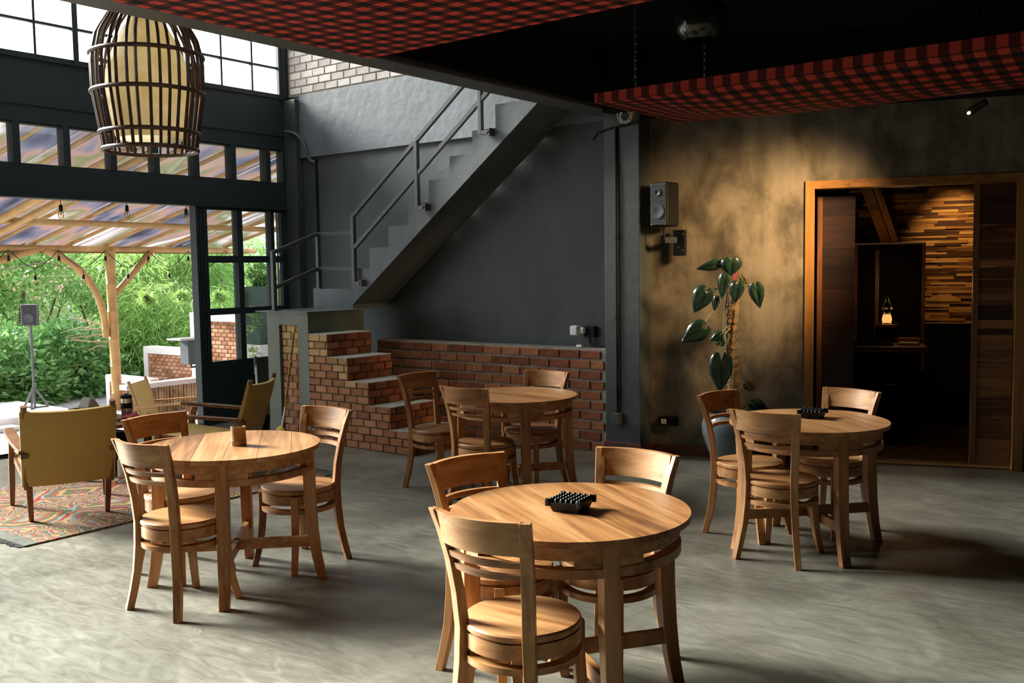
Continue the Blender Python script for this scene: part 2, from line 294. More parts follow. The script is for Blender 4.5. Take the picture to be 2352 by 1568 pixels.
# ------------------------------------------------------------------ mesh helpers
class MB:
    def __init__(s): s.v = []; s.f = []; s.uv = None
    def add(s, vs, fs):
        o = len(s.v); s.v += [tuple(v) for v in vs]; s.f += [tuple(i+o for i in f) for f in fs]; return s
    def box(s, x0, x1, y0, y1, z0, z1):
        return s.add([(x0,y0,z0),(x1,y0,z0),(x1,y1,z0),(x0,y1,z0),(x0,y0,z1),(x1,y0,z1),(x1,y1,z1),(x0,y1,z1)],
                     [(0,3,2,1),(4,5,6,7),(0,1,5,4),(1,2,6,5),(2,3,7,6),(3,0,4,7)])
    def obox(s, c, hx, hy, hz, M):
        c = Vector(c); vs = [c + M @ Vector((a*hx, b*hy, d*hz)) for d in (-1, 1) for a, b in ((-1,-1),(1,-1),(1,1),(-1,1))]
        return s.add(vs, [(0,3,2,1),(4,5,6,7),(0,1,5,4),(1,2,6,5),(2,3,7,6),(3,0,4,7)])
    def bar(s, a, b, w, h, up=(0,0,1)):
        a, b = Vector(a), Vector(b); d = (b-a); L = d.length; d.normalize(); upv = Vector(up)
        if abs(d.dot(upv)) > .98: upv = Vector((1, 0, 0))
        x = d.cross(upv).normalized(); z = x.cross(d)
        M = Matrix((x, d, z)).transposed(); return s.obox((a+b)/2, w/2, L/2, h/2, M)
    def tube(s, pts, r, n=8, caps=True, closed=False):
        pts = [Vector(p) for p in pts]; k = len(pts); rs = r if isinstance(r, (list, tuple)) else [r]*k; vs = []; fs = []
        px = None
        for i, p in enumerate(pts):
            if closed: d = pts[(i+1) % k]-pts[i-1]
            else: d = pts[min(i+1, k-1)]-pts[max(i-1, 0)]
            d.normalize()
            if px is None:
                px = d.orthogonal().normalized()
                if abs(d.z) < .99: px = d.cross(Vector((0,0,1))).normalized()
            else:
                px = (px - d*px.dot(d)); px = px.normalized() if px.length > 1e-6 else d.orthogonal().normalized()
            py = d.cross(px)
            for j in range(n):
                a = 2*PI*j/n; vs.append(p + (px*math.cos(a)+py*math.sin(a))*rs[i])
        for i in range(k if closed else k-1):
            for j in range(n):
                a, b = i*n+j, i*n+(j+1) % n; c, d = ((i+1) % k)*n+(j+1) % n, ((i+1) % k)*n+j
                fs.append((a, b, c, d))
        if caps and not closed: fs.append(tuple(range(n))[::-1]); fs.append(tuple((k-1)*n+j for j in range(n)))
        return s.add(vs, fs)
    def lathe(s, prof, n=32, c=(0,0,0), caps=True):
        vs = []; fs = []; m = len(prof)
        for r, z in prof:
            for j in range(n): a = 2*PI*j/n; vs.append((c[0]+r*math.cos(a), c[1]+r*math.sin(a), c[2]+z))
        for i in range(m-1):
            for j in range(n): fs.append((i*n+j, i*n+(j+1) % n, (i+1)*n+(j+1) % n, (i+1)*n+j))
        if caps: fs.append(tuple(range(n))[::-1]); fs.append(tuple((m-1)*n+j for j in range(n)))
        return s.add(vs, fs)
    def ring(s, ro, ri, z0, z1, n=48):
        vs = []; fs = []
        for r, z in ((ro, z0), (ro, z1), (ri, z1), (ri, z0)):
            for j in range(n): a = 2*PI*j/n; vs.append((r*math.cos(a), r*math.sin(a), z))
        for i in range(4):
            for j in range(n): k = (i+1) % 4; fs.append((i*n+j, i*n+(j+1) % n, k*n+(j+1) % n, k*n+j))
        return s.add(vs, fs)
    def sweep(s, pts, hw, hd, ang):
        """vertical post: horizontal rectangles (half sizes hw, hd lists) rotated by ang about z"""
        vs = []; fs = []; k = len(pts); ca, sa = math.cos(ang), math.sin(ang)
        for p, w, d in zip(pts, hw, hd):
            for a, b in ((-1,-1),(1,-1),(1,1),(-1,1)):
                x, y = a*w, b*d; vs.append((p[0]+x*ca-y*sa, p[1]+x*sa+y*ca, p[2]))
        for i in range(k-1):
            for j in range(4): fs.append((i*4+j, i*4+(j+1) % 4, (i+1)*4+(j+1) % 4, (i+1)*4+j))
        fs.append((3,2,1,0)); fs.append(tuple((k-1)*4+j for j in range(4)))
        return s.add(vs, fs)
    def prism(s, poly, y0, y1, axis='y'):
        """polygon in (x,z) extruded along y"""
        n = len(poly); vs = [(x, y0, z) for x, z in poly]+[(x, y1, z) for x, z in poly]
        fs = [tuple(range(n)), tuple(range(n, 2*n))[::-1]]+[(i, i+n, (i+1) % n+n, (i+1) % n) for i in range(n)]
        return s.add(vs, fs)
    def mesh(s, name, mat, smooth=False, fix=True):
        me = bpy.data.meshes.new(name); me.from_pydata(s.v, [], s.f)
        if fix:
            bm = bmesh.new(); bm.from_mesh(me); bmesh.ops.recalc_face_normals(bm, faces=bm.faces); bm.to_mesh(me); bm.free()
        me.materials.append(mat)
        if smooth:
            for p in me.polygons: p.use_smooth = True
            try: me.set_sharp_from_angle(angle=math.radians(38))
            except Exception: pass
        if s.uv is not None:
            l = me.uv_layers.new(name='UVMap')
            for lp in me.loops: l.data[lp.index].uv = s.uv[lp.vertex_index]
        return me
    def build(s, name, mat, parent=None, smooth=False, loc=None, rz=0, bevel=0, fix=True):
        o = bpy.data.objects.new(name, s.mesh(name, mat, smooth, fix)); C.objects.link(o)
        if parent: o.parent = parent
        if loc: o.location = loc
        if rz: o.rotation_euler.z = rz
        if bevel:
            b = o.modifiers.new('bevel', 'BEVEL'); b.width = bevel; b.segments = 2; b.limit_method = 'ANGLE'; b.angle_limit = math.radians(40)
        return o
def thing(name, label, cat, loc=(0,0,0), rz=0, group=None):
    o = bpy.data.objects.new(name, None); C.objects.link(o); o.location = loc; o.rotation_euler = (0, 0, rz); o.empty_display_size = .1
    o['label'] = label; o['category'] = cat
    if group: o['group'] = group
    return o
def tag(o, label, cat, group=None):
    o['label'] = label; o['category'] = cat
    if group: o['group'] = group
    return o
def struct(o): o['kind'] = 'structure'; return o
def copy_tree(o, parent=None):
    c = o.copy(); C.objects.link(c)
    if parent: c.parent = parent
    for ch in list(o.children): copy_tree(ch, c)
    return c
def arc3(a, b, c, n):
    """quadratic bezier through a, b(control), c"""
    a, b, c = Vector(a), Vector(b), Vector(c)
    return [a*(1-t)**2+b*2*t*(1-t)+c*t*t for t in [i/n for i in range(n+1)]]

# ------------------------------------------------------------------ bricks
BM = {}
def brick_mesh(L, H, D, mat):
    k = (round(L, 4), round(H, 4), round(D, 4), mat.name)
    if k in BM: return BM[k]
    x, z, c = L/2, H/2, .004
    vs = [(-x,0,-z),(x,0,-z),(x,0,z),(-x,0,z),(-x,-D+c,-z),(x,-D+c,-z),(x,-D+c,z),(-x,-D+c,z),(-x+c,-D,-z+c),(x-c,-D,-z+c),(x-c,-D,z-c),(-x+c,-D,z-c)]
    fs = [(0,1,5,4),(1,2,6,5),(2,3,7,6),(3,0,4,7),(4,5,9,8),(5,6,10,9),(6,7,11,10),(7,4,8,11),(8,9,10,11),(0,3,2,1)]
    me = MB().add(vs, fs).mesh('brick', mat); BM[k] = me; return me
def lay(parent, origin, du, width, rows, L, H, J, D, matf, clip=None, first=0, jit=.003):
    """bricks on a vertical face: origin (bottom start), du horizontal unit dir; outward normal = du rotated -90 deg"""
    du = Vector(du).normalized(); rz = math.atan2(du.y, du.x); o = Vector(origin); cnt = 0
    for r in range(rows):
        z = r*(H+J)+J/2+H/2; u = J/2 - ((L+J)*.5 if (r+first) % 2 else 0)
        while u < width-J:
            a, b = max(u, J/2), min(u+L, width-J/2); u += L+J
            if clip:
                lo, hi = clip(z-H/2, z+H/2); a, b = max(a, lo+J/2), min(b, hi-J/2)
            if b-a < .03: continue
            ln = round(b-a, 2) if abs(b-a-L) > .004 else L
            ob = bpy.data.objects.new('brick', brick_mesh(ln, H, D, matf(z, (a+b)/2))); C.objects.link(ob); ob.parent = parent
            n = Vector((du.y, -du.x, 0))
            ob.location = o + du*(a+b)/2 + Vector((0, 0, z)) + n*rnd.uniform(-jit, jit); ob.rotation_euler = (rnd.uniform(-.006, .006), rnd.uniform(-.008, .008), rz); cnt += 1
    return cnt

# ================================================================== STRUCTURE
CW = math.radians(19.26); WU = Vector((math.cos(CW), math.sin(CW), 0)); WV = Vector((-math.sin(CW), math.cos(CW), 0)); WP = Vector((-3.9, 7.56, 0))
def wp(s, t, z): return WP + WU*s + WV*t + Vector((0, 0, z))          # concrete wall frame: s along, t behind
WM = Matrix((WU, WV, Vector((0, 0, 1)))).transposed()
def wbox(m, s0, s1, t0, t1, z0, z1): return m.obox(wp((s0+s1)/2, (t0+t1)/2, (z0+z1)/2), (s1-s0)/2, (t1-t0)/2, (z1-z0)/2, WM)
wy = lambda x: 7.56 + (x+3.9)*math.tan(CW)
poly = [(-9.06, -5.2), (4.2, -5.2), (4.2, wy(4.2)+.03), (-4.2, wy(-4.2)+.03), (-4.2, 7.6), (-9.06, 7.6)]
m = MB(); n = len(poly); m.add([(x, y, 0) for x, y in poly]+[(x, y, -.45) for x, y in poly], [tuple(range(n)), tuple(range(n, 2*n))[::-1]]+[(i, i+n, (i+1) % n+n, (i+1) % n) for i in range(n)])
struct(m.build('floor', floor_mat))
# door sill track
struct(MB().box(-9.11, -9.0, 2.52, 6.17, -.43, .012).box(-9.06, -9.045, 2.52, 6.17, .012, .03).build('trim_1', black_plastic))

# window wall
XL = -9.0
m = MB()
YO, YC = 2.52, -.90                                   # unseen tall glazed front added left of the picture to light the room
m.box(XL-.14, XL, YO, 7.5, 3.066, 3.66).box(XL-.14, XL, YO, 7.5, 2.375, 2.675)
m.box(XL-.14, XL, YO, 7.5, 5.3, 5.6).box(XL-.14, XL, 7.40, 7.5, -.43, 5.3).box(XL-.14, XL, -5.2, YC, -.43, 5.6).box(XL-.14, XL, YC, YO, -.43, .05)
m.box(XL, XL+.012, YO, 7.42, 3.22, 3.5).box(XL-.02, XL+.02, YO, 7.42, 3.64, 3.66).box(XL-.02, XL+.03, YO, 7.42, 2.375, 2.41)
struct(m.build('wall_left', frame_paint))
struct(MB().box(-9.0, -8.80, 7.40, 7.5, 0, 3.63).build('trim_2', slate_paint, bevel=.006))
# clerestory
w1 = struct(MB().box(XL-.10, XL-.02, YO, 7.42, 3.66, 3.70).box(XL-.10, XL-.02, YO, 7.42, 5.26, 5.3).build('window_1', frame_paint))
y = 7.415
glassbox = MB().box(-.003, .003, -.5, .5, -.5, .5).mesh('pane', hazed_glass)
while y > YO+.1:
    MB().box(XL-.10, XL-.01, y-.055, y, 3.66, 5.3).build('mullion', frame_paint, w1)
    for k in (1, 2): MB().box(XL-.075, XL-.035, y-k*.4083-.012, y-k*.4083+.012, 3.70, 5.26).build('glazing_bar', frame_paint, w1)
    for z in (4.0, 4.31, 4.62, 4.94): MB().box(XL-.073, XL-.037, y-1.225, y-.055, z-.011, z+.011).build('glazing_bar', frame_paint, w1)
    for k in range(3):
        for a, b in ((3.70, 3.989), (4.011, 4.299), (4.321, 4.609), (4.631, 4.929), (4.951, 5.26)):
            o = bpy.data.objects.new('pane', glassbox); C.objects.link(o); o.parent = w1
            ya, yb = y-.055-.002-(k*.4083 if k else 0), y-(k+1)*.4083
            o.location = (XL-.055, (ya+yb)/2, (a+b)/2); o.scale = (1, abs(ya-yb), b-a)
    y -= 1.225
# unseen tall glazed front, added to let daylight in
g2 = MB().box(-.003, .003, -.5, .5, -.5, .5).mesh('pane', pane_glass)
w3 = struct(MB().box(XL-.10, XL-.02, YC, YO, .05, .10).box(XL-.10, XL-.02, YC, YO, 2.33, 2.38).build('window_3_added', frame_paint))
for i in range(4):
    yy = YO-.03-i*1.12; MB().box(XL-.10, XL-.01, yy-.03, yy+.03, .05, 5.6).build('mullion', frame_paint, w3)
    for a, b in ((.1, 2.33), (2.38, 5.6)):
        if i < 3:
            o = bpy.data.objects.new('pane', g2); C.objects.link(o); o.parent = w3; o.location = (XL-.055, yy-.56, (a+b)/2); o.scale = (1, 1.06, b-a)
# transom
w2 = struct(MB().box(XL-.10, XL-.01, YO, 7.40, 2.675, 2.69).box(XL-.10, XL-.01, YO, 7.40, 3.05, 3.066).build('window_2', frame_paint))
ys = [7.385]+[7.16-.4725*i for i in range(0, 10)]
for i, yy in enumerate(ys):
    hw = .03 if i else .015
    MB().box(XL-.11, XL+.005, yy-hw-.006, yy+hw, 2.675, 3.066).build('mullion', frame_paint, w2)
    if i+1 < len(ys):
        o = bpy.data.objects.new('pane', g2); C.objects.link(o); o.parent = w2; ya, yb = yy-hw, ys[i+1]+.03
        o.location = (XL-.06, (ya+yb)/2, 2.87); o.scale = (1, ya-yb, .36)
# glazed door leaves beside the opening
d1 = struct(MB().box(XL-.09, XL-.03, 6.30, 7.33, .0, .62).box(XL-.09, XL-.03, 6.30, 7.33, .62, .688).build('door_1', frame_paint))
for a, b in ((6.17, 6.205), (6.215, 6.25), (6.26, 6.31)): MB().box(XL-.10, XL+.01, a, b, 0, 2.375).build('stile', frame_paint, d1)
MB().box(XL-.10, XL+.0, 6.705, 6.775, 0, 2.375).build('stile', frame_paint, d1); MB().box(XL-.10, XL, 7.165, 7.215, 0, 2.375).build('stile', frame_paint, d1); MB().box(XL-.10, XL, 7.32, 7.40, 0, 2.375).build('stile', frame_paint, d1)
for a, b in ((1.20, 1.27), (1.77, 1.845), (2.345, 2.375)): 
    for c, d in ((6.31, 6.705), (6.775, 7.165), (7.215, 7.32)): MB().box(XL-.09, XL-.01, c, d, a-.0, b).build('rail', frame_paint, d1)
MB().box(XL-.01, XL+.02, 6.245, 6.262, .10, .16).box(XL-.005, XL+.02, 6.245, 6.262, 1.2, 1.26).build('hinge', black_plastic, d1)
for c, d in ((6.31, 6.705), (6.775, 7.165), (7.215, 7.32)):
    for a, b in ((.688, 1.20), (1.27, 1.77), (1.845, 2.345)):
        o = bpy.data.objects.new('pane', g2); C.objects.link(o); o.parent = d1; o.location = (XL-.06, (c+d)/2, (a+b)/2); o.scale = (1, d-c, b-a)

# stair wall
wb = struct(MB().box(-9.14, -4.2, 7.5, 7.65, 0, 5.6).build('wall_back', slate_paint))
struct(MB().box(-8.80, -4.57, 7.462, 7.5, 2.965, 3.675).build('trim_3', lit_band_paint))
o = MB().box(-9.0, -6.2, 7.487, 7.5, 3.675, 4.75).build('mortar_bed', mortar_pale, wb)
lay(wb, (-8.97, 7.487, 3.69), (1, 0, 0), 2.6, 12, .19, .072, .013, .012, lambda z, u: brick_pale)
# low brick wall along the stair wall
wl = struct(MB().box(-7.45, -4.57, 7.30, 7.5, 0, .925).build('wall_low', mortar))
lay(wl, (-7.45, 7.30, 0), (1, 0, 0), 2.865, 10, .205, .0705, .0215, .016, lambda z, u: brick_red, jit=.004)
# column
struct(MB().box(-4.566, -4.209, 7.27, 7.65, 0, 3.5).build('wall_column', slate_paint, bevel=.008))
struct(MB().box(-4.575, -4.20, 7.255, 7.5, 0, .115).build('baseboard_column', basewood, bevel=.003))
# cement wall with doorway
m = MB(); wbox(m, -.42, .973, 0, .14, 0, 3.5); wbox(m, 2.56, 9, 0, .14, 0, 3.5); wbox(m, .973, 2.56, 0, .14, 2.34, 3.5)
struct(m.build('wall_right', cwall_mat))
m = MB(); wbox(m, -.30, .97, -.014, .0, 0, .095); wbox(m, 2.62, 9, -.014, 0, 0, .095); struct(m.build('baseboard_right', basewood))
# walls behind the photographer
struct(MB().box(-9.14, 4.3, -5.35, -5.2, 0, 5.6).build('wall_front', slate_paint))
struct(MB().box(4.2, 4.35, -5.35, 10.8, 0, 5.6).build('wall_side', slate_paint))
# ceilings and mezzanine edge
struct(MB().box(-4.48, 4.2, -5.2, 10.8, 3.5, 3.62).build('ceiling', black_ceil))
SK0, SK1, SKA, SKB = -8.9, -5.9, 3.2, 7.42  # unseen glazed strip added in the high roof to light the stair wall
struct(MB().box(-9.14, SK0, -5.35, 10.8, 5.6, 5.72).box(SK1, 4.35, -5.35, 10.8, 5.6, 5.72).box(SK0, SK1, -5.35, SKA, 5.6, 5.72).box(SK0, SK1, SKB, 10.8, 5.6, 5.72).build('ceiling_upper', slate_paint))
w4 = struct(MB().box((SK0+SK1)/2-.02, (SK0+SK1)/2+.02, SKA, SKB, 5.62, 5.7).build('window_4_added', frame_paint))
for i in range(12): MB().box(SK0, SK1, SKA+i*(SKB-SKA)/11-.025, SKA+i*(SKB-SKA)/11+.025, 5.6, 5.7).build('glazing_bar', frame_paint, w4)
for i in range(11): MB().box(SK0, SK1, SKA+i*(SKB-SKA)/11+.03, SKA+(i+1)*(SKB-SKA)/11-.03, 5.645, 5.652).build('pane', hazed_glass, w4)
struct(MB().box(-4.72, -4.48, -5.2, 7.5, 3.0, 3.62).build('ceiling_beam', beam_paint, bevel=.008))
struct(MB().box(-4.48, -4.435, -5.2, 7.5, 3.03, 3.5).build('ceiling_fascia', black_ceil))
m = MB().box(-4.48, -4.19, 7.12, 7.5, 2.975, 3.5); wbox(m, -.42, 9, -.16, 0, 2.93, 3.5)
struct(m.build('ceiling_soffit', black_ceil))

# ---------------------------------------------------------------- stairs
st = thing('brick_staircase', 'short flight of bare brick steps rising left to a sage green landing block', 'stairs', (0, 0, 0))
xs = [-5.92, -6.19, -6.46, -6.735, -7.01]; zs = [.213, .414, .624, .841, 1.056]
m = MB(); z0 = 0
for x, z in zip(xs, zs): m.box(-7.28, x-.018, 6.218, 6.80, z0, z-.006); z0 = z-.006
m.build('core', mortar_dark, st)
rh = 1.056/15
def clip_side(a, b):
    c = (a+b)/2
    for x, z in zip(xs, zs):
        if c < z: return 0, x+7.28
    return 0, 0
mf = lambda z, u: (brick_tan if z > .70+.18*math.sin(u*9) else brick_orange) if z > .55 else brick_orange
lay(st, (-7.28, 6.218, 0), (1, 0, 0), 1.36, 15, .155, rh-.010, .010, .018, mf, clip_side)
z0 = 0
for x, z in zip(xs, zs):
    h = (z-z0)/3
    lay(st, (x-.018, 6.2, z0), (0, 1, 0), .60, 3, .155, h-.010, .010, .018, lambda z, u: brick_red, first=1)
    MB().box(max(x-.29, -7.28), x-.004, 6.202, 6.80, z-.006, z+.002).build('tread', mortar, st); z0 = z
m = MB(); m.box(-7.895, -7.71, 6.2, 6.94, 0, 1.266).box(-7.42, -7.275, 6.2, 6.94, 0, 1.266).box(-7.71, -7.42, 6.2, 6.94, 1.135, 1.266).box(-7.71, -7.42, 6.245, 6.94, 0, 1.135)
m.build('landing_block', sage_paint, st)
lay(st, (-7.71, 6.25, 0), (1, 0, 0), .29, 16, .135, 1.135/16-.009, .009, .02, mf)
MB().box(-8.06, -7.27, 6.185, 6.945, 1.256, 1.27).build('landing_slab', stair_paint, st, bevel=.003)

sf = thing('concrete_staircase', 'grey painted concrete stair flight climbing right above the brick steps', 'stairs', (0, 0, 0))
pts = [(-8.04, 1.27), (-8.04, 1.475), (-7.445, 1.475)]; x, z = -7.445, 1.475
while z < 3.4 and x < -5.0:
    z += .2075; pts.append((x, z)); x += .277; pts.append((x, z))
pts += [(x, z+.2075), (-4.73, z+.2075), (-4.73, 1.312+(7.43-4.73)*.7445)]; pts += [(-7.43, 1.312), (-7.43, 1.27)]
MB().prism(pts, 6.94, 7.46).build('flight', stair_paint, sf)
rl = thing('stair_railing', 'dark square tube railing with two rails bolted to the stair side', 'railing', (0, 0, 0))
T = .042
def post(x, y, a, b): return MB().box(x-T/2, x+T/2, y-T/2, y+T/2, a, b).build('post', rail_paint, rl, bevel=.003)
post(-7.855, 6.27, 1.27, 1.872); post(-8.0, 6.99, 1.475, 2.076); post(-7.34, 6.89, 1.52, 2.23); post(-6.438, 6.89, 2.243, 2.90); post(-5.636, 6.89, 2.877, 3.55)
for a, b in (((-7.855, 6.27, 1.855), (-8.0, 6.99, 2.06)), ((-7.855, 6.27, 1.50), (-8.0, 6.99, 1.69)), ((-8.0, 6.99, 2.06), (-7.34, 6.89, 2.045)), ((-8.0, 6.99, 1.69), (-7.34, 6.89, 1.68)),
             ((-7.34, 6.89, 2.215), (-5.30, 6.89, 3.745)), ((-7.34, 6.89, 1.885), (-5.30, 6.89, 3.43))):
    MB().bar(a, b, .036, .036).build('rail', rail_paint, rl)
for x, y, z in ((-7.855, 6.27, 1.27), (-8.0, 6.99, 1.475)): MB().box(x-.05, x+.05, y-.04, y+.04, z, z+.008).build('base_plate', rail_paint, rl)
for x, z in ((-7.34, 1.53), (-6.438, 2.253), (-5.636, 2.887)):
    br = MB().box(x, x+.10, 6.87, 6.91, z-.015, z+.02).box(x+.085, x+.115, 6.87, 6.941, z-.03, z+.035).build('bracket', rail_paint, rl)
    MB().lathe([(.012, 0), (.012, .012)], 8, (x+.10, 6.87, z)).build('bolt', chrome, br)
MB().tube([(-7.30, 7.40, 2.02), (-7.30, 7.36, 2.05), (-7.28, 7.36, 1.98)], .012).build('wall_hook', rail_paint, rl)

# ================================================================== CHAIRS
def arc_rail(hx, y_end, sag, z0, z1, th, lean, n=20):
    """curved back rail; ends at (+-hx, y_end at z1); middle pushed back by sag; lean = dy/dz"""
    m = MB(); vs = []; fs = []
    for i in range(n+1):
        t = -1+2*i/n; x = hx*t; y = y_end - sag*(1-t*t)
        l = math.hypot(2*sag*t/hx, 1.0); nx, ny = -(2*sag*t/hx)/l, 1/l
        for dz, off in ((z0, -th/2), (z1, -th/2), (z1, th/2), (z0, th/2)):
            yl = (dz-z1)*lean
            vs.append((x+nx*off, y - yl + ny*off, dz))
    for i in range(n):
        for j in range(4): k = (j+1) % 4; fs.append((i*4+j, (i+1)*4+j, (i+1)*4+k, i*4+k))
    fs.append((0, 1, 2, 3)); fs.append((n*4+3, n*4+2, n*4+1, n*4))
    return m.add(vs, fs)
def make_chair(label):
    t = thing('dining_chair', label, 'chair', group='round seat wooden chairs')
    MB().lathe([(.17, .430), (.200, .430), (.206, .436), (.206, .450), (.200, .456), (.19, .457), (.0001, .456)], 48, caps=False).build('seat', teak_x, t, smooth=True)
    MB().ring(.203, .170, .372, .424).build('seat_apron', teak_x, t, smooth=True)
    MB().ring(.198, .02, .424, .430).build('shadow_gap_disc', brown_x, t, smooth=True)
    MB().ring(.206, .168, .322, .346).build('lower_ring', teak_x, t, smooth=True)
    for s in (-1, 1):
        P = [(s*.163, .192, 0), (s*.148, .170, .10), (s*.139, .155, .20), (s*.134, .148, .30), (s*.134, .147, .424)]
        MB().sweep(P, [.017, .018, .020, .021, .021], [.017, .018, .020, .021, .021], s*-.72).build('front_leg', teak_z, t, bevel=.003)
        Q = [(s*.182, -.200, 0), (s*.166, -.182, .10), (s*.152, -.168, .20), (s*.143, -.160, .32), (s*.140, -.160, .44), (s*.146, -.170, .56), (s*.158, -.190, .68), (s*.172, -.215, .78), (s*.186, -.240, .858)]
        MB().sweep(Q, [.017, .018, .019, .021, .022, .022, .022, .021, .020], [.018, .019, .020, .021, .019, .018, .016, .015, .014], s*.42).build('back_post', teak_z, t, bevel=.003)
    ln = .27
    arc_rail(.176, -.236, .050, .742, .858, .024, ln).build('top_rail', teak_x, t, smooth=True)
    arc_rail(.158, -.200, .046, .697, .717, .020, ln).build('back_slat', teak_x, t, smooth=True)
    arc_rail(.150, -.186, .044, .652, .672, .020, ln).build('back_slat', teak_x, t, smooth=True)
    return t
CH = [  # seat centre x, y, facing (deg), label
 (-4.214, 2.756, 95, 'round seat wooden chair with its back to us at the table with the bamboo cup'),
 (-4.674, 3.062, 2, 'wooden chair between the bamboo cup table and the woven lounge chair'),
 (-4.287, 3.548, -88, 'wooden chair on the brick steps side of the bamboo cup table'),
 (-4.914, 5.449, -3, 'wooden chair standing against the lowest brick step, left of the back table'),
 (-4.256, 5.191, 93, 'wooden chair with its back to us at the bare table by the low brick wall'),
 (-4.34, 5.849, -86, 'wooden chair between the bare back table and the low brick wall'),
 (-2.40, 3.03, -13, 'dark shaded wooden chair left of the front table with the black ashtray'),
 (-1.984, 2.608, 92, 'nearest wooden chair, cut by the bottom edge, in front of the big ashtray table'),
 (-2.105, 3.365, -90, 'wooden chair tucked in on the far side of the front ashtray table'),
 (-2.445, 5.551, -10, 'wooden chair in front of the blue-grey plant pot'),
 (-2.106, 5.211, 90, 'wooden chair with its back to us at the table near the dark doorway'),
 (-2.078, 5.912, -104, 'wooden chair on the far side of the doorway table, against the dark opening')]
ch0 = None
for x, y, a, lb in CH:
    if ch0 is None: o = ch0 = make_chair(lb)
    else: o = copy_tree(ch0); o['label'] = lb
    o.location = (x, y, 0); o.rotation_euler = (0, 0, math.radians(a-90))

# ================================================================== TABLES
def plank_poly(R, y0, y1, n=14):
    """part of a disc between y0 and y1"""
    a0, a1 = math.asin(max(-1, y0/R)), math.asin(min(1, y1/R))
    right = [(R*math.cos(a0+(a1-a0)*i/n), R*math.sin(a0+(a1-a0)*i/n)) for i in range(n+1)]
    return right+[(-x, y) for x, y in right[::-1]]
def make_table(label):
    t = thing('round_table', label, 'table', group='round teak tables')
    R = .452; cuts = [-R, -.30, -.135, .025, .18, .32, R]
    for a, b in zip(cuts[:-1], cuts[1:]):
        p = plank_poly(R, a+.0009, b-.0009); p = [q for i, q in enumerate(p) if i == 0 or (abs(q[0]-p[i-1][0])+abs(q[1]-p[i-1][1])) > 1e-5]
        n = len(p); m = MB(); m.add([(x, y, .722) for x, y in p]+[(x, y, .745) for x, y in p], [tuple(range(n))[::-1], tuple(range(n, 2*n))]+[(i, (i+1) % n, (i+1) % n+n, i+n) for i in range(n)])
        m.build('plank', teak_x, t)
    MB().ring(.412, .375, .668, .722, 64).build('apron', teak_x, t, smooth=True)
    MB().ring(.416, .372, .605, .638, 64).build('lower_apron', teak_x, t, smooth=True)
    for i in range(8):
        a = PI/8+i*PI/4+(-.23 if i % 2 else .23)
        m = MB(); vs = []
        for z in (.638, .668):
            for r in (.377, .413):
                for da in (-.15, 0, .15): vs.append((r*math.cos(a+da), r*math.sin(a+da), z))
        m.add(vs, [(0,1,4,3),(1,2,5,4),(6,9,10,7),(7,10,11,8),(0,6,7,1),(1,7,8,2),(3,4,10,9),(4,5,11,10),(0,3,9,6),(2,8,11,5)])
        m.build('spacer_block', teak_x, t)
    for k in range(4):
        a = PI/4+k*PI/2; c, s = math.cos(a), math.sin(a)
        P = [(.445*c, .445*s, 0), (.420*c, .420*s, .12), (.402*c, .402*s, .26), (.392*c, .392*s, .42), (.389*c, .389*s, .722)]
        MB().sweep(P, [.024, .026, .029, .031, .031], [.025, .027, .030, .031, .031], a).build('leg', teak_z, t, bevel=.003)
    for k in range(2):
        a = PI/4+k*PI/2; c, s = math.cos(a), math.sin(a)
        MB().bar((-.385*c, -.385*s, .205), (.385*c, .385*s, .205), .028, .055).build('stretcher', teak_x, t)
    return t
TB = [(-4.286, 3.119, 0, 140, 'round wooden table carrying the bamboo cup'), (-2.033, 2.978, 9, -30, 'large round wooden table in front carrying the black ashtray'),
      (-4.25, 5.535, 3, -5, 'bare round wooden table by the low brick wall'), (-2.062, 5.508, 2, -40, 'round wooden table before the dark doorway, small ashtray on it')]
for x, y, a, pd, lb in TB:
    o = make_table(lb); o.location = (x, y, 0); o.rotation_euler.z = math.radians(a)
    for ch in o.children:
        if ch.name.startswith('plank'): ch.rotation_euler.z = math.radians(pd-a)

# ashtrays
def ashtray(x, y, rz, sc, label):
    t = thing('ashtray', label, 'ashtray', (x, y, .745), rz)
    b, h, w = .046*sc, .036*sc, .060*sc
    m = MB(); vs = [(-b,-b,0),(b,-b,0),(b,b,0),(-b,b,0),(-w,-w,h),(w,-w,h),(w,w,h),(-w,w,h)]
    m.add(vs, [(0,3,2,1),(4,5,6,7),(0,1,5,4),(1,2,6,5),(2,3,7,6),(3,0,4,7)]); m.build('tray', black_plastic, t, bevel=.002)
    cone = MB().lathe([(.0085*sc, 0), (.0075*sc, .008*sc), (.0045*sc, .0125*sc), (.0003, .0135*sc)], 8).mesh('cone', black_plastic, True)
    for i in range(6):
        for j in range(6):
            o = bpy.data.objects.new('cone', cone); C.objects.link(o); o.parent = t; o.location = ((i-2.5)*.0195*sc, (j-2.5)*.0195*sc, h-.001)
    for a, c in ((-1,-1),(1,-1),(1,1),(-1,1)):
        MB().box(a*w*.97-.007*sc, a*w*.97+.007*sc, c*w*.97-.007*sc, c*w*.97+.007*sc, h*.6, h+.010*sc).build('corner_lug', black_plastic, t, bevel=.002)
ashtray(-2.018, 2.965, math.radians(8), 1.12, 'square black pyramid-studded ashtray on the large front table')
ashtray(-2.07, 5.60, math.radians(5), 1.12, 'square black pyramid-studded ashtray on the doorway table')
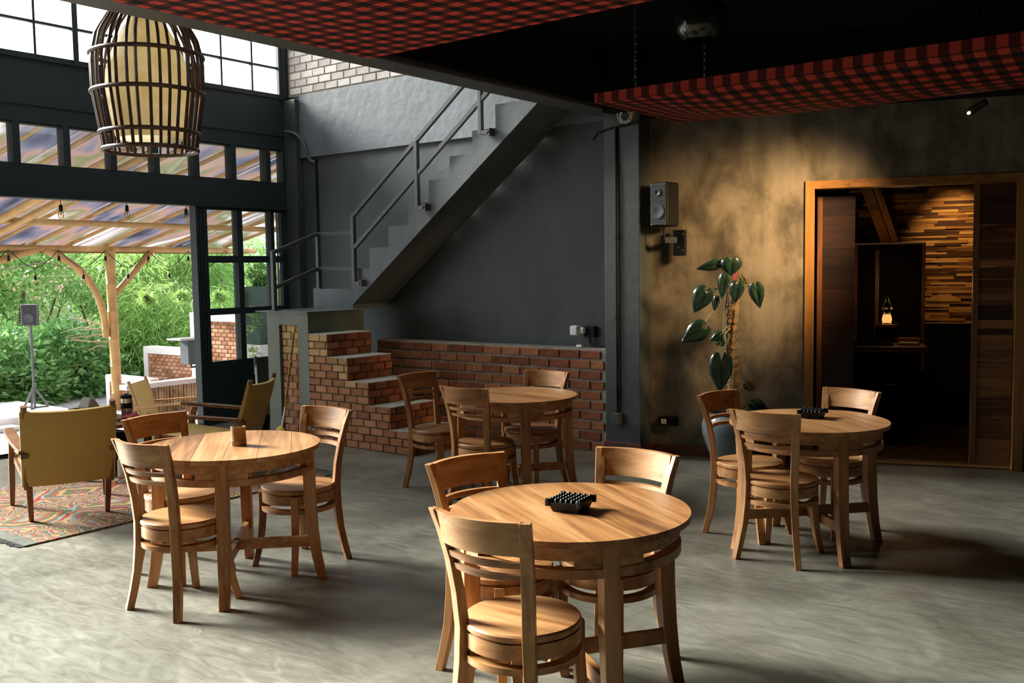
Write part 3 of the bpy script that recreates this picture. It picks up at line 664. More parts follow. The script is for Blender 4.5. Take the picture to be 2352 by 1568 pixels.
# bamboo cup
t = thing('bamboo_cup', 'notched bamboo cup standing on the left table', 'cup', (-4.241, 3.119, .745))
m = MB(); n = 32; vs = []; fs = []
prof = [(.0415, 0), (.0415, .022), (.0425, .024), (.041, .027), (.039, .075), (.0385, .10)]
for r, z in prof+[(.033, .10), (.034, .01)]:
    for j in range(n):
        a = 2*PI*j/n; zz = z
        if z > .07: zz = z - (.014 if abs(((a-2.6+PI) % (2*PI))-PI) < .7 else 0)
        vs.append((r*math.cos(a), r*math.sin(a), zz))
k = len(prof)+2
for i in range(k-1):
    for j in range(n): fs.append((i*n+j, i*n+(j+1) % n, (i+1)*n+(j+1) % n, (i+1)*n+j))
fs.append(tuple(range(n))[::-1]); fs.append(tuple((k-1)*n+j for j in range(n)))
m.add(vs, fs).build('cup_wall', cup_bamboo, t, smooth=True)
MB().ring(.0422, .040, .023, .027, 32).build('node_ring', bamboo_dark, t)

# ================================================================== LOUNGE CHAIRS
def woven(P0, P1, hw0, hw1, sag, thick, nu=12, nv=8, side=.0):
    """panel from P0 (bottom y,z) to P1 (top y,z); half widths; bowed backwards by sag"""
    m = MB(); vs = []; uv = []; fs = []
    d = Vector((0, P1[0]-P0[0], P1[1]-P0[1])); L = d.length; d /= L; nn = Vector((0, -d.z, d.y))
    for f in (0, 1):
        for j in range(nv+1):
            v = j/nv
            for i in range(nu+1):
                u = -1+2*i/nu; hw = hw0+(hw1-hw0)*v
                p = Vector((u*hw, P0[0], P0[1])) + d*L*v + nn*((sag*(1-u*u)*(.4+.6*v)) + (thick/2 if f else -thick/2)*(1 if abs(u) < .99 and 0 < v < 1 else .55))
                vs.append(p); uv.append((u*hw, L*v))
    w = nu+1; k = w*(nv+1)
    for j in range(nv):
        for i in range(nu):
            a = j*w+i; fs.append((a, a+1, a+w+1, a+w)); fs.append((k+a, k+a+w, k+a+w+1, k+a+1))
    for i in range(nu): fs.append((i, k+i, k+i+1, i+1)); a = nv*w+i; fs.append((a, a+1, k+a+1, k+a))
    for j in range(nv): a = j*w; fs.append((a, a+w, k+a+w, k+a)); a = j*w+nu; fs.append((a, k+a, k+a+w, a+w))
    m.add(vs, fs); m.uv = uv; return m
def make_lounge(label, wx, wz, group):
    t = thing('lounge_chair', label, 'armchair', group=group)
    woven((-.060, .255), (-.212, .772), .288, .294, .045, .046).build('woven_back', cord, t, smooth=True)
    woven((.56, .378), (-.04, .295), .275, .262, .035, .034).build('woven_seat', cord, t, smooth=True)
    for s in (-1, 1):
        MB().tube([(s*.262, -.060, .235), (s*.266, -.130, .50), (s*.268, -.224, .805)], [.019, .021, .020], 10).build('back_post', wx, t, smooth=True)
        MB().sweep([(s*.238, .01, 0), (s*.242, -.02, .12), (s*.247, -.062, .31)], [.015, .018, .021], [.017, .019, .022], 0).build('back_leg', wz, t, bevel=.004)
        MB().sweep([(s*.312, .605, 0), (s*.308, .575, .16), (s*.305, .535, .36), (s*.305, .49, .515)], [.015, .019, .019, .016], [.018, .022, .022, .02], 0).build('front_leg', wz, t, bevel=.004)
        # armrest: flat paddle
        m = MB(); prof = [(-.155, .018), (-.06, .024), (.12, .034), (.36, .040), (.52, .038), (.60, .026), (.615, .010)]
        vs = []; fs = []
        for y, hw in prof:
            z = .495+.055*((y+.155)/.77)
            cx = s*(.288+.020*min(1, max(0, (y+.1)/.5)))
            for a, b in ((-hw, -.013), (hw, -.013), (hw, .011), (-hw, .011)): vs.append((cx+a, y, z+b))
        for i in range(len(prof)-1):
            for j in range(4): k = (j+1) % 4; fs.append((i*4+j, i*4+k, (i+1)*4+k, (i+1)*4+j))
        fs.append((3, 2, 1, 0)); q = (len(prof)-1)*4; fs.append((q, q+1, q+2, q+3))
        m.add(vs, fs).build('armrest', wx, t, bevel=.005)
        MB().bar((s*.262, -.06, .285), (s*.285, .555, .355), .026, .045).build('side_rail', wx, t)
        MB().box(s*.270-.024, s*.270+.024, -.165, -.105, .455, .485).build('post_tab', wx, t)
    MB().bar((-.285, .55, .355), (.285, .55, .355), .03, .04).build('front_rail', wx, t)
    MB().bar((-.25, -.05, .285), (.25, -.05, .285), .03, .04).build('back_rail', wx, t)
    return t
lg = make_lounge('dark framed woven cord lounge chair seen from behind on the rug', brown_x, brown_z, 'woven lounge chairs indoors')
lg.location = (-6.375, 3.296, .012); lg.rotation_euler.z = math.radians(68.7)
l2 = copy_tree(lg); l2['label'] = 'woven cord lounge chair in profile before the black glazed door'; l2.location = (-6.53, 4.80, .012); l2.rotation_euler.z = math.radians(122)
lo = make_lounge('light wood woven chair on the terrace in front of the log clad wall', outwood, outwood, 'woven lounge chairs on the terrace')
lo.location = (-10.62, 6.63, -.42); lo.rotation_euler.z = math.radians(38-90)
l4 = copy_tree(lo); l4['label'] = 'terrace woven chair mostly hidden behind the black door post'; l4.location = (-10.35, 8.05, -.42); l4.rotation_euler.z = math.radians(215-90)
l5 = copy_tree(lo); l5['label'] = 'terrace woven chair peeking in at the left edge of the picture'; l5.location = (-10.72, 4.40, -.42); l5.rotation_euler.z = math.radians(200-90)

# ================================================================== RUG, COFFEE TABLE
rg = thing('kilim_rug', 'flat woven kilim rug with red, blue and ochre diamonds', 'rug', (-6.82, 4.035, 0))
MB().box(-.90, .90, -1.18, 1.18, .001, .010).build('field', rug_mat, rg)
for s in (-1, 1): MB().box(-.90, .90, *( (-1.27, -1.18) if s < 0 else (1.18, 1.27)), .001, .0095).build('end_band', rug_edge, rg)
fr = MB()
for s in (-1, 1):
    for i in range(90):
        x = -.89+1.78*i/89; y0 = s*1.27; fr.bar((x, y0, .004), (x+rnd.uniform(-.012, .012), y0+s*rnd.uniform(.03, .05), .003), .008, .004)
fo = fr.build('fringe', fringe_mat, rg); fo['kind'] = 'stuff'
ct = thing('coffee_table', 'low dark wood coffee table behind the lounge chair', 'table', (-7.82, 4.23, .012), math.radians(0))
MB().box(-.52, .46, -.33, .36, .385, .415).build('top', brown_x, ct, bevel=.004)
for a in (-.46, .40):
    for b in (-.28, .31): MB().sweep([(a, b, 0), (a, b, .385)], [.022, .025], [.022, .025], 0).build('leg', brown_z, ct)
MB().bar((-.46, .31, .15), (.40, .31, .15), .025, .04).build('stretcher', brown_x, ct); MB().bar((.40, -.28, .15), (.40, .31, .15), .025, .04).build('stretcher', brown_x, ct)
tag(MB().box(-8.1, -7.55, 4.06, 4.46, .012, .33).build('storage_box', black_plastic, bevel=.01), 'black storage box under the coffee table', 'box')
ZT = .4275
t = thing('white_bottle', 'white spray bottle with cream top standing on the rug', 'bottle', (-7.28, 4.22, .012))
MB().lathe([(.001, 0), (.040, .0), (.042, .01), (.042, .13), (.03, .16), (.014, .175), (.014, .19)], 20).build('body', white_plastic, t, smooth=True)
MB().lathe([(.018, .19), (.020, .20), (.016, .225), (.026, .235), (.028, .26), (.012, .275)], 14).build('cap', cream, t, smooth=True)
t = thing('travel_press', 'steel travel coffee press with black lid and grip band', 'flask', (-7.66, 4.50, ZT))
MB().lathe([(.001, 0), (.040, 0), (.042, .005), (.043, .09), (.045, .17)], 28).build('body', steel, t, smooth=True)
MB().lathe([(.0465, .085), (.0475, .09), (.0475, .125), (.0465, .13)], 28, caps=False).build('grip_band', black_plastic, t, smooth=True)
MB().lathe([(.046, .17), (.048, .175), (.047, .195), (.03, .203), (.014, .203), (.014, .21), (.001, .21)], 28).box(.03, .062, -.012, .012, .178, .188).build('lid', black_plastic, t, smooth=True)
t = thing('red_cloth', 'crumpled dark red cloth on a black tray', 'cloth', (-7.50, 4.46, ZT+.016))
bm_ = bmesh.new(); bmesh.ops.create_icosphere(bm_, subdivisions=3, radius=1)
for v in bm_.verts:
    f = 1+.16*math.sin(7*v.co.x+3*v.co.y)+.12*math.cos(9*v.co.y+4*v.co.z); v.co = Vector((v.co.x*.11*f, v.co.y*.075*f, max(-.0, v.co.z)*.034*f))
me = bpy.data.meshes.new('fold'); bm_.to_mesh(me); bm_.free(); me.materials.append(red_cloth)
o = bpy.data.objects.new('fold', me); C.objects.link(o); o.parent = t
tag(MB().box(-7.62, -7.38, 4.36, 4.56, ZT, ZT+.014).build('laptop', black_plastic, bevel=.004), 'closed black laptop under the red cloth', 'laptop')
t = thing('wicker_tray', 'woven brown wicker tray on the coffee table', 'tray', (-7.95, 4.36, ZT))
MB().box(-.20, .12, -.12, .12, 0, .012).build('base', wicker, t)
for a in ((-.20, .12, -.12, -.10), (-.20, .12, .10, .12), (-.20, -.18, -.12, .12), (.10, .12, -.12, .12)): MB().box(*a, 0, .075).build('rim', wicker, t, bevel=.004)
t = thing('red_can', 'small red drinks can beside the wicker tray', 'can', (-7.735, 4.36, ZT))
MB().lathe([(.001, 0), (.024, 0), (.030, .008), (.030, .105), (.026, .115), (.001, .113)], 20).build('can_body', red_can, t, smooth=True)
tag(MB().add([(-.07,-.05,0),(.07,-.05,0),(.07,.05,0),(-.07,.05,0),(-.085,-.055,.08),(.085,-.055,.08),(.085,.055,.08),(-.085,.055,.08),(-.07,-.02,.155),(.06,-.02,.15),(.06,.02,.15),(-.07,.02,.155)],[(0,3,2,1),(0,1,5,4),(1,2,6,5),(2,3,7,6),(3,0,4,7),(4,5,9,8),(5,6,10,9),(6,7,11,10),(7,4,8,11),(8,9,10,11)]).build('cloth_pouch', khaki, bevel=.012, loc=(-8.02, 4.36, ZT+.013)), 'grey khaki cloth pouch standing in the wicker tray', 'pouch')
tag(MB().box(-.13, .13, -.09, .09, 0, .02).build('notebook', black_plastic, loc=(-8.10, 4.06, ZT), rz=.3, bevel=.004), 'black notebook lying at the left of the coffee table', 'notebook')
t = thing('charger_bag', 'small tangled black bag beside the flask', 'bag', (-7.58, 4.28, ZT+.004))
bm_ = bmesh.new(); bmesh.ops.create_icosphere(bm_, subdivisions=3, radius=1)
for v in bm_.verts:
    f = 1+.15*math.sin(11*v.co.x+5*v.co.z)+.1*math.cos(13*v.co.y); v.co = Vector((v.co.x*.06*f, v.co.y*.07*f, .035+v.co.z*.035*f))
me = bpy.data.meshes.new('bag'); bm_.to_mesh(me); bm_.free(); me.materials.append(black_plastic)
o = bpy.data.objects.new('bag_body', me); C.objects.link(o); o.parent = t
o = MB().tube([(-.05, 0, .05), (-.02, .02, .085), (.02, -.01, .09), (.05, .02, .05)], .005, 6).build('cable', dark_grey, t)

# ================================================================== PENDANT, PLAID PANELS, CHAINS
PX, PY = -5.75, 3.63
pl = thing('pendant_lamp', 'birdcage pendant lamp of dark rattan ribs around a parchment shade', 'lamp', (PX, PY, 0))
zb = 2.46                                    # bottom hoop
def cage_r(z):   # z above bottom hoop
    pts = [(0, .285), (.11, .300), (.36, .340), (.58, .342), (.72, .31), (.84, .235), (.93, .13), (1.0, .05)]
    for (a, ra), (b, rb) in zip(pts[:-1], pts[1:]):
        if z <= b:
            t = (z-a)/(b-a); return ra+(rb-ra)*t
    return .05
rib = MB(); rp = [(cage_r(z), z) for z in (0, .06, .13, .25, .35, .45, .55, .62, .66, .71, .75, .80, .84, .88, .91, .94, .97, .99, 1.0)]
ribm = MB().tube([(r, 0, zb+z) for r, z in rp], .0105, 6).mesh('rib', rattan_cage, True)
for k in range(34):
    o = bpy.data.objects.new('rib', ribm); C.objects.link(o); o.parent = pl; o.rotation_euler.z = 2*PI*k/34+rnd.uniform(-.03, .03)
for z, r in ((0, .292), (.105, .307), (.36, .347), (.60, .346)):
    MB().tube([((r)*math.cos(2*PI*j/40), r*math.sin(2*PI*j/40), zb+z) for j in range(40)], .014, 8, closed=True).build('hoop', rattan_cage, pl, smooth=True)
MB().lathe([(.205, zb+.07), (.218, zb+.10), (.248, zb+.28), (.262, zb+.40), (.255, zb+.50), (.225, zb+.60), (.165, zb+.73), (.10, zb+.84), (.04, zb+.90)], 36, caps=False).build('shade', shade_mat, pl, smooth=True)
MB().lathe([(.045, zb+.88), (.055, zb+.985), (.03, zb+1.02), (.008, zb+1.03)], 16).build('top_cap', rattan_cage, pl)
MB().tube([(0, 0, zb+1.02), (0, 0, 5.6)], .008, 6).build('cord', black_plastic, pl)

def cloth_panel(name, label, x0, x1, y0, y1, z, sag, mat, fascia, sides=True):
    t = thing(name, label, 'fabric panel', group='hanging plaid fabric panels')
    nx, ny = 40, 24; m = MB(); vs = []; uv = []; fs = []
    for j in range(ny+1):
        v = j/ny
        for i in range(nx+1):
            u = i/nx; x, y = x0+(x1-x0)*u, y0+(y1-y0)*v
            k = min(1, (x-x0)/.9, (x1-x)/.9); k = max(0, k); k = k*k*(3-2*k)
            vs.append((x, y, z-sag*k*math.sin(PI*v)**.8)); uv.append((x, y))
    for j in range(ny):
        for i in range(nx): a = j*(nx+1)+i; fs.append((a, a+nx+1, a+nx+2, a+1))
    m.add(vs, fs); m.uv = uv; m.build('cloth', mat, t, smooth=True, fix=False)
    for a, b in (((x0, y0), (x1, y0)), ((x0, y1), (x1, y1)), ((x0, y0), (x0, y1)), ((x1, y0), (x1, y1))):
        q = MB(); n = 1; h = fascia
        q.add([(*a, z), (*b, z), (*b, z+h), (*a, z+h)], [(0, 1, 2, 3)]); q.uv = [(a[0], a[1]+.0), (b[0], b[1]), (b[0], b[1]), (a[0], a[1])]
        along_x = abs(a[1]-b[1]) < 1e-6
        if along_x: q.uv = [(a[0], y0+.03), (b[0], y0+.03), (b[0], y0+.031), (a[0], y0+.031)]
        else: q.uv = [(x0+.03, a[1]), (x0+.03, b[1]), (x0+.031, b[1]), (x0+.031, a[1])]
        q.build('side_band', mat, t, fix=False)
    MB().box(x0+.01, x1-.01, y0+.01, y0+.04, z+.02, z+.05).box(x0+.01, x1-.01, y1-.04, y1-.01, z+.02, z+.05).box(x0+.01, x0+.04, y0+.04, y1-.04, z+.02, z+.05).box(x1-.04, x1-.01, y0+.04, y1-.04, z+.02, z+.05).build('frame', black_ceil, t)
    return t
cloth_panel('plaid_panel', 'red and black plaid fabric panel overhead beside the grey beam', -4.425, -1.5, 0.6, 4.33, 2.97, .05, plaid_a, .06)
cloth_panel('plaid_panel', 'chain-hung red and black plaid fabric panel above the speaker wall', -3.713, -.2, 5.80, 7.08, 2.80, .10, plaid_b, .066)
linkm = MB().tube([(.006*math.cos(a)*1.2, 0, .017*math.sin(a)) for a in [2*PI*k/10 for k in range(10)]], .0026, 5, closed=True).mesh('link', chain_metal, True)
def chain(x, y, z0, z1, label):
    t = thing('chain', label, 'chain', (x, y, z0)); z = 0; k = 0
    while z0+z < z1:
        o = bpy.data.objects.new('link', linkm); C.objects.link(o); o.parent = t; o.location = (0, 0, z+.017); o.rotation_euler.z = (PI/2)*(k % 2)+.5; z += .0275; k += 1
    return t
chain(-3.42, 5.86, 2.865, 3.5, 'steel chain holding the near left corner of the plaid panel')
chain(-3.42, 6.9, 2.865, 3.5, 'shorter steel chain further back holding the plaid panel')
t = thing('dome_lamp', 'black glossy dome pendant hanging in the dark above the plaid panel', 'lamp', (-2.77, 5.55, 0))
MB().lathe([(.11, 3.04), (.115, 3.045), (.15, 3.09), (.17, 3.15), (.16, 3.22), (.11, 3.28), (.04, 3.31), (.02, 3.36)], 32, caps=False).build('shade', plain('gloss_black', (.01, .012, .01), .12), t, smooth=True)
MB().tube([(0, 0, 3.36), (0, 0, 3.5)], .006, 6).build('cord', black_plastic, t)
# track spotlight
sp = thing('spotlight', 'small lit track spotlight high on the right near the doorway wall', 'lamp', (-1.52, 7.11, 0))
MB().tube([(0, 0, 3.5), (0, 0, 2.74)], .008, 6).build('stem', black_plastic, sp)
hd = MB().tube([(.05, -.01, 2.715), (-.05, .02, 2.665)], [.022, .026], 14).build('head', black_plastic, sp, smooth=True)
MB().lathe([(.001, 0), (.011, 0)], 10, caps=False).build('lens', lens_glow, sp, loc=(-.056, -.008, 2.652)).rotation_euler = (2.2, 0, .6)

# ================================================================== WALL FITTINGS
t = thing('conduit', 'black conduit pipe with socket box and round junction running up the slate column', 'conduit')
MB().tube([(-4.43, 7.255, .36), (-4.43, 7.255, 2.85)], .012, 8).build('pipe', black_plastic, t)
MB().tube([(-4.43, 7.25, .34), (-4.43, 7.25, .52)], .018, 8).build('sleeve', black_plastic, t)
MB().lathe([(.001, 0), (.032, 0), (.034, .006), (.034, .03)], 20).build('junction_box', speaker_grey, t)
o = t.children[-1]; o.rotation_euler = (-PI/2, 0, 0); o.location = (-4.45, 7.235, 2.862); o.rotation_euler = (PI/2, 0, 0); o.location = (-4.45, 7.27, 2.862)
MB().tube([(-4.46, 7.258, 2.86), (-4.62, 7.262, 2.83), (-4.75, 7.40, 2.80)], .010, 8).build('pipe', black_plastic, t)
MB().tube([(-4.43, 7.258, 2.86), (-4.21, 7.258, 2.88)], .010, 8).build('pipe', black_plastic, t)
MB().box(-4.487, -4.395, 7.215, 7.27, .28, .38).build('socket_box', dark_grey, t, bevel=.004)
for z in (.55, 1.2, 1.9, 2.5): MB().box(-4.448, -4.412, 7.248, 7.27, z, z+.02).build('clip', black_plastic, t)
t = thing('cable_coil', 'coiled pale cable with a yellow tie on top of the slate column', 'cable', (-4.33, 7.235, 2.955))
for r, dx, dz in ((.072, 0, 0), (.062, .012, -.012), (.045, .004, -.012)):
    MB().tube([(dx+r*math.cos(a), rnd.uniform(-.008, .008), dz+r*math.sin(a)) for a in [2*PI*k/28 for k in range(28)]], .004, 6, closed=True).build('loop', white_plastic, t, smooth=True)
MB().tube([(-.005, 0, .10), (.015, 0, .03), (.02, -.005, .02)], .003, 6).build('cable_end', white_plastic, t)
MB().tube([(.085, -.008, .03), (.078, -.01, -.02), (.06, -.012, -.065)], [.008, .012, .009], 8).build('tie', yellow_plastic, t, smooth=True)
# wall socket with charger
t = thing('wall_socket', 'black wall socket above the brick ledge with a white charger plugged in', 'socket', (-4.93, 7.5, 0))
MB().box(.02, .135, -.05, 0, 1.02, 1.12).build('back_box', black_plastic, t, bevel=.004)
MB().box(-.085, .0, -.13, -.055, 1.035, 1.125).box(-.02, .05, -.10, -.05, 1.05, 1.11).build('charger', white_plastic, t, bevel=.014)
MB().tube([(.08, -.04, 1.02), (.09, -.04, .96), (.14, -.05, .94), (.24, -.05, .945), (.285, -.04, .99), (.28, -.03, 1.08)], .008, 6).build('cable', black_plastic, t, smooth=True)
MB().box(.27, .305, -.03, 0, .93, 1.12).build('cable_trunk', black_plastic, t)
t = thing('power_plug', 'white three-pin plug lying on the brick ledge', 'plug', (-4.90, 7.37, .931))
MB().box(-.03, .03, -.022, .022, 0, .022).build('body', white_plastic, t, bevel=.006)
for a in (-.014, .014): MB().box(a-.004, a+.004, -.003, .003, .02, .042).build('pin', chrome, t)
# flexible conduit by the pilaster
t = thing('flexible_conduit', 'grey flexible conduit bending from the beam down the stair wall', 'conduit')
MB().tube(arc3((-8.93, 7.36, 3.27), (-8.70, 7.40, 3.26), (-8.66, 7.44, 3.02), 8)+arc3((-8.66, 7.44, 3.0), (-8.65, 7.46, 2.92), (-8.56, 7.47, 2.90), 5), .016, 8).build('flex', speaker_grey, t, smooth=True)
MB().tube([(-8.56, 7.485, 2.93), (-8.56, 7.485, 1.48)], .013, 8).build('pipe', black_plastic, t)
# wall speaker
t = thing('wall_speaker', 'black and grey loudspeaker on a bracket on the cement wall', 'speaker', (-4.03, 7.30, 0), math.radians(-4))
MB().box(-.085, .085, -.02, .17, 1.995, 2.365).build('cabinet', black_plastic, t, bevel=.012)
g = MB().box(-.076, .076, -.030, -.018, 2.004, 2.356).build('grille', grille, t, bevel=.003)
for k in range(22): MB().box(-.072, .072, -.034, -.030, 2.012+k*.0155, 2.019+k*.0155).build('grille_bar', speaker_grey, g)
def disc(r, y, z, mat, nm, par, d=.008, x=0):
    o = MB().lathe([(.001, 0), (r*.35, 0), (r*.5, d*.4), (r*.92, d), (r, d), (r, -.004)], 28).build(nm, mat, par, smooth=True); o.location = (x, y, z); o.rotation_euler = (PI/2, 0, 0); return o
disc(.062, -.034, 2.12, speaker_grey, 'woofer', t); disc(.03, -.034, 2.28, dark_grey, 'tweeter', t)
for a in (-.065, .065):
    for z in (2.015, 2.345): disc(.006, -.033, z, chrome, 'screw', t, .003, a)
MB().tube([(.01, .05, 2.0), (.01, .05, 1.94), (.01, .06, 1.86)], .010, 8).box(.03, .14, .16, .20, 1.745, 1.965).bar((.01, .06, 1.88), (.07, .18, 1.88), .02, .05).build('bracket', black_plastic, t)
for a, z in ((.125, 1.93), (.125, 1.79), (.08, 1.82)): disc(.006, .158, z, bamboo_dark, 'screw', t, .003, a)
t = thing('wall_outlet', 'black double outlet with a white socket low on the cement wall', 'socket', tuple(wp(-.165, 0, .30)), CW)
MB().box(-.085, .08, -.045, 0, -.035, .045).build('box', black_plastic, t, bevel=.004)
MB().box(-.066, -.02, -.050, -.044, -.02, .026).build('socket_face', cream, t, bevel=.006)
for a, b in ((-.043, .014), (-.053, -.008), (-.033, -.008)): MB().box(a-.004, a+.004, -.052, -.049, b-.004, b+.004).build('slot', black_plastic, t)

# broom, pole, bin
t = thing('broom', 'worn yellow broom leaning against the brick panel under the landing', 'broom')
MB().tube([(-7.60, 6.10, .10), (-7.565, 6.13, .33)], .011, 8).build('lower_handle', white_plastic, t)
MB().tube([(-7.565, 6.13, .33), (-7.475, 6.19, 1.06)], .012, 8).build('handle', plain('worn_yellow', (.36, .2, .04), .7, var=.9, bscale=120), t)
MB().tube([(-7.475, 6.19, 1.06), (-7.468, 6.194, 1.11)], .013, 8).build('grip', yellow_plastic, t)
MB().lathe([(.02, .14), (.05, .12), (.075, .06), (.07, .035)], 16).build('head', yellow_plastic, t, loc=(-7.605, 6.095, 0)).scale = (1, .5, 1)
MB().lathe([(.068, .04), (.08, .0)], 16).build('bristles', red_cloth, t, loc=(-7.605, 6.095, 0)).scale = (1, .5, 1)
t = thing('mop_pole', 'white metal mop pole standing beside the landing block', 'mop')
MB().tube([(-8.03, 6.17, .0), (-8.10, 6.20, .80)], .011, 8).build('pole', white_plastic, t, smooth=True)
MB().tube([(-8.098, 6.199, .62), (-8.10, 6.20, .80)], .018, 8).build('grip', speaker_grey, t, smooth=True)
t = thing('dustbin', 'small black bin on the floor behind the lounge chair', 'bin', (-8.22, 6.32, 0))
MB().lathe([(.001, 0), (.09, 0), (.115, .20), (.12, .20), (.12, .19)], 20).build('bucket', black_plastic, t, smooth=True)
MB().lathe([(.001, .185), (.11, .185), (.09, .215), (.02, .225)], 16).build('dust_cloth', speaker_grey, t, smooth=True)

# ================================================================== POTTED PHILODENDRON
PB = wp(.40, -.275, 0); RX = Vector((rr.x, rr.y, 0)).normalized(); RY = Vector((-RX.y, RX.x, 0)); K = .00366
pp = thing('potted_philodendron', 'philodendron climbing a coir pole in a blue-grey glazed pot', 'plant', tuple(PB))
MB().lathe([(.001, 0), (.115, 0), (.125, .01), (.195, .12), (.242, .26), (.247, .34), (.225, .40), (.200, .425), (.205, .44), (.185, .44), (.18, .40)], 40, caps=False).build('pot', pot_glaze, pp, smooth=True)
MB().lathe([(.001, .40), (.185, .40)], 24, caps=False).build('soil', soil_pot, pp)
m = MB(); pts = []; rs = []
for i in range(60): z = .38+i*.0172; pts.append((.012*math.sin(i*.13), .0, z)); rs.append(.047+.004*math.sin(i*1.9)+.002*rnd.random())
m.tube(pts, rs, 14).build('coir_pole', coir, pp, smooth=True)
for i in range(12): z = .55+i*.07; MB().tube([(.05*math.cos(a), .05*math.sin(a), z+.004*math.sin(3*a)) for a in [2*PI*k/14 for k in range(14)]], .0022, 4, closed=True).build('binding', black_plastic, pp)
MB().tube([(.03, -.05, .42), (.04, -.055, .9), (.06, -.05, 1.15), (.055, -.04, 1.3)], .006, 6).build('stem', stem_green, pp); MB().tube([(-.03, -.05, .75), (-.055, -.06, .95), (-.05, -.05, 1.25), (-.03, -.04, 1.42)], .009, 6).build('stem', stem_green, pp)
def heart(bx, bz, tx, tz, w, dep, mat, fold=.25, stem=None):
    """leaf in local (right, depth-to-camera, up) metres from pixel-scale offsets; b = notch, t = tip"""
    B, T_ = Vector((bx, bz)), Vector((tx, tz)); d = (T_-B); L = d.length; d /= L; n = Vector((-d.y, d.x))
    prof = [(-.24, .24), (-.27, .48), (-.18, .74), (0, .95), (.2, 1.0), (.42, .86), (.64, .58), (.84, .27), (1.0, .0)]
    vs = []; fs = []
    def P(l, a, h):
        q = B + d*(l*L) + n*(a*w/2); p = RX*q.x - RY*(dep+h) + Vector((0, 0, q.y)); return p
    mid = [0.0, 0.0, 0.0, 0.0, .2, .42, .64, .84, 1.0]
    for side in (-1, 1):
        base = len(vs)
        for (l, a), ml in zip(prof, mid):
            curve = -.22*L*max(0, l)**2
            vs.append(P(ml, 0, -.22*L*max(0, ml)**2)); vs.append(P(l, a*.55*side, fold*w*.16*a+curve)); vs.append(P(l, a*side, fold*w*.22*a-.02*a+curve))
        for i in range(len(prof)-1):
            for j in (0, 1): a = base+i*3+j; fs.append((a, a+3, a+4, a+1))
    o = MB().add(vs, fs).build('leaf', mat, pp, smooth=True)
    md = o.modifiers.new('solid', 'SOLIDIFY'); md.thickness = .0015
    if stem is not None:
        sp_ = RX*stem[0] - RY*.03 + Vector((0, 0, stem[1])); e = P(0, 0, 0); md_ = (sp_+e)/2 + Vector((0, 0, .03))
        MB().tube(arc3(sp_, md_, e, 6), .0045, 6).build('petiole', stem_green, pp, smooth=True)
def q(px, py): return ((px-1690)*K, (1056-py)*K)
LV = [((1683, 594), (1682, 628), 46, .10, philo, (1692, 668)), ((1655, 600), (1606, 611), 24, .06, philo, (1690, 655)), ((1664, 632), (1660, 679), 27, .14, philo, (1688, 650)),
      ((1622, 662), (1599, 709), 44, .12, philo, (1688, 655)), ((1694, 648), (1689, 690), 32, .13, philo, (1692, 660)), ((1737, 654), (1749, 701), 34, .10, philo, (1694, 655)),
      ((1709, 630), (1724, 648), 13, .04, philo_olive, (1692, 650)), ((1650, 677), (1646, 706), 18, .08, philo, (1686, 664)), ((1617, 742), (1573, 773), 46, .10, philo, (1646, 706)),
      ((1657, 757), (1634, 772), 22, .10, philo, (1686, 738)), ((1658, 778), (1663, 760), 22, .09, philo, (1686, 742)), ((1656, 815), (1656, 888), 52, .16, philo, (1684, 760)), ((1722, 870), (1741, 886), 26, .05, philo_olive, (1700, 905)),
      ((1735, 915), (1770, 928), 28, .07, philo, (1704, 935)), ((1646, 890), (1635, 903), 13, .06, philo, (1680, 900)), ((1714, 934), (1738, 940), 20, .12, philo, (1700, 945)), ((1668, 942), (1655, 952), 20, .12, philo, (1690, 950))]
for b, t_, w, dep, mt, s in LV: heart(*q(*b), *q(*t_), w*K*1.05, dep, mt, .25, q(*s))
MB().tube([tuple(RX*a-RY*.03+Vector((0, 0, b))) for a, b in (q(1692, 645), q(1695, 625), q(1698, 607))], [.006, .008, .001], 8).build('sheath', red_sheath, pp, smooth=True)
MB().tube([tuple(RX*a-RY*.03+Vector((0, 0, b))) for a, b in (q(1693, 642), q(1700, 624), q(1706, 611))], [.004, .004, .001], 6).build('sheath', red_sheath, pp, smooth=True)

# ================================================================== DOORWAY AND THE DARK ROOM BEHIND IT
d2 = struct(wbox(MB(), .965, 1.038, -.015, .16, 0, 2.34).build('door_2', frame_wood))
wbox(MB(), 1.038, 2.545, -.015, .16, 2.275, 2.34).build('head_jamb', frame_wood_x, d2); wbox(MB(), 2.545, 2.62, -.02, .16, 0, 2.34).build('jamb', frame_wood, d2)
wbox(MB(), 1.038, 2.545, .08, .16, 0, .022).build('threshold', frame_wood_x, d2)
lf = thing('sliding_door', 'sliding door of reddish reclaimed boards half open at the right jamb', 'door', tuple(wp(0, 0, 0)), CW)
z = .03; hs = [.21, .33, .16, .30, .045, .05, .07, .12, .20, .10, .05, .28, .22, .09, .17]; i = 0
while z < 2.26:
    h = min(hs[i % len(hs)], 2.27-z); MB().box(2.285, 2.54, .055+rnd.uniform(-.004, .004), .085, z+.001, z+h-.001).build('board', reclaimed, lf); z += h; i += 1
MB().box(2.245, 2.285, .045, .09, .03, 2.27).build('stile', brown_z, lf)
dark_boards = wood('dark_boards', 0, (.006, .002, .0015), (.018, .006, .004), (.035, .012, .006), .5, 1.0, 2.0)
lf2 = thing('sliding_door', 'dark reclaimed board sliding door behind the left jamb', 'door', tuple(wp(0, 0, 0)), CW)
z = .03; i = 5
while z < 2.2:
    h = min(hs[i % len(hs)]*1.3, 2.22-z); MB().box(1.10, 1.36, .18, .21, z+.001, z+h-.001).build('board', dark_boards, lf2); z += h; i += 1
MB().box(1.06, 1.10, .175, .215, .03, 2.22).build('stile', brown_z, lf2)
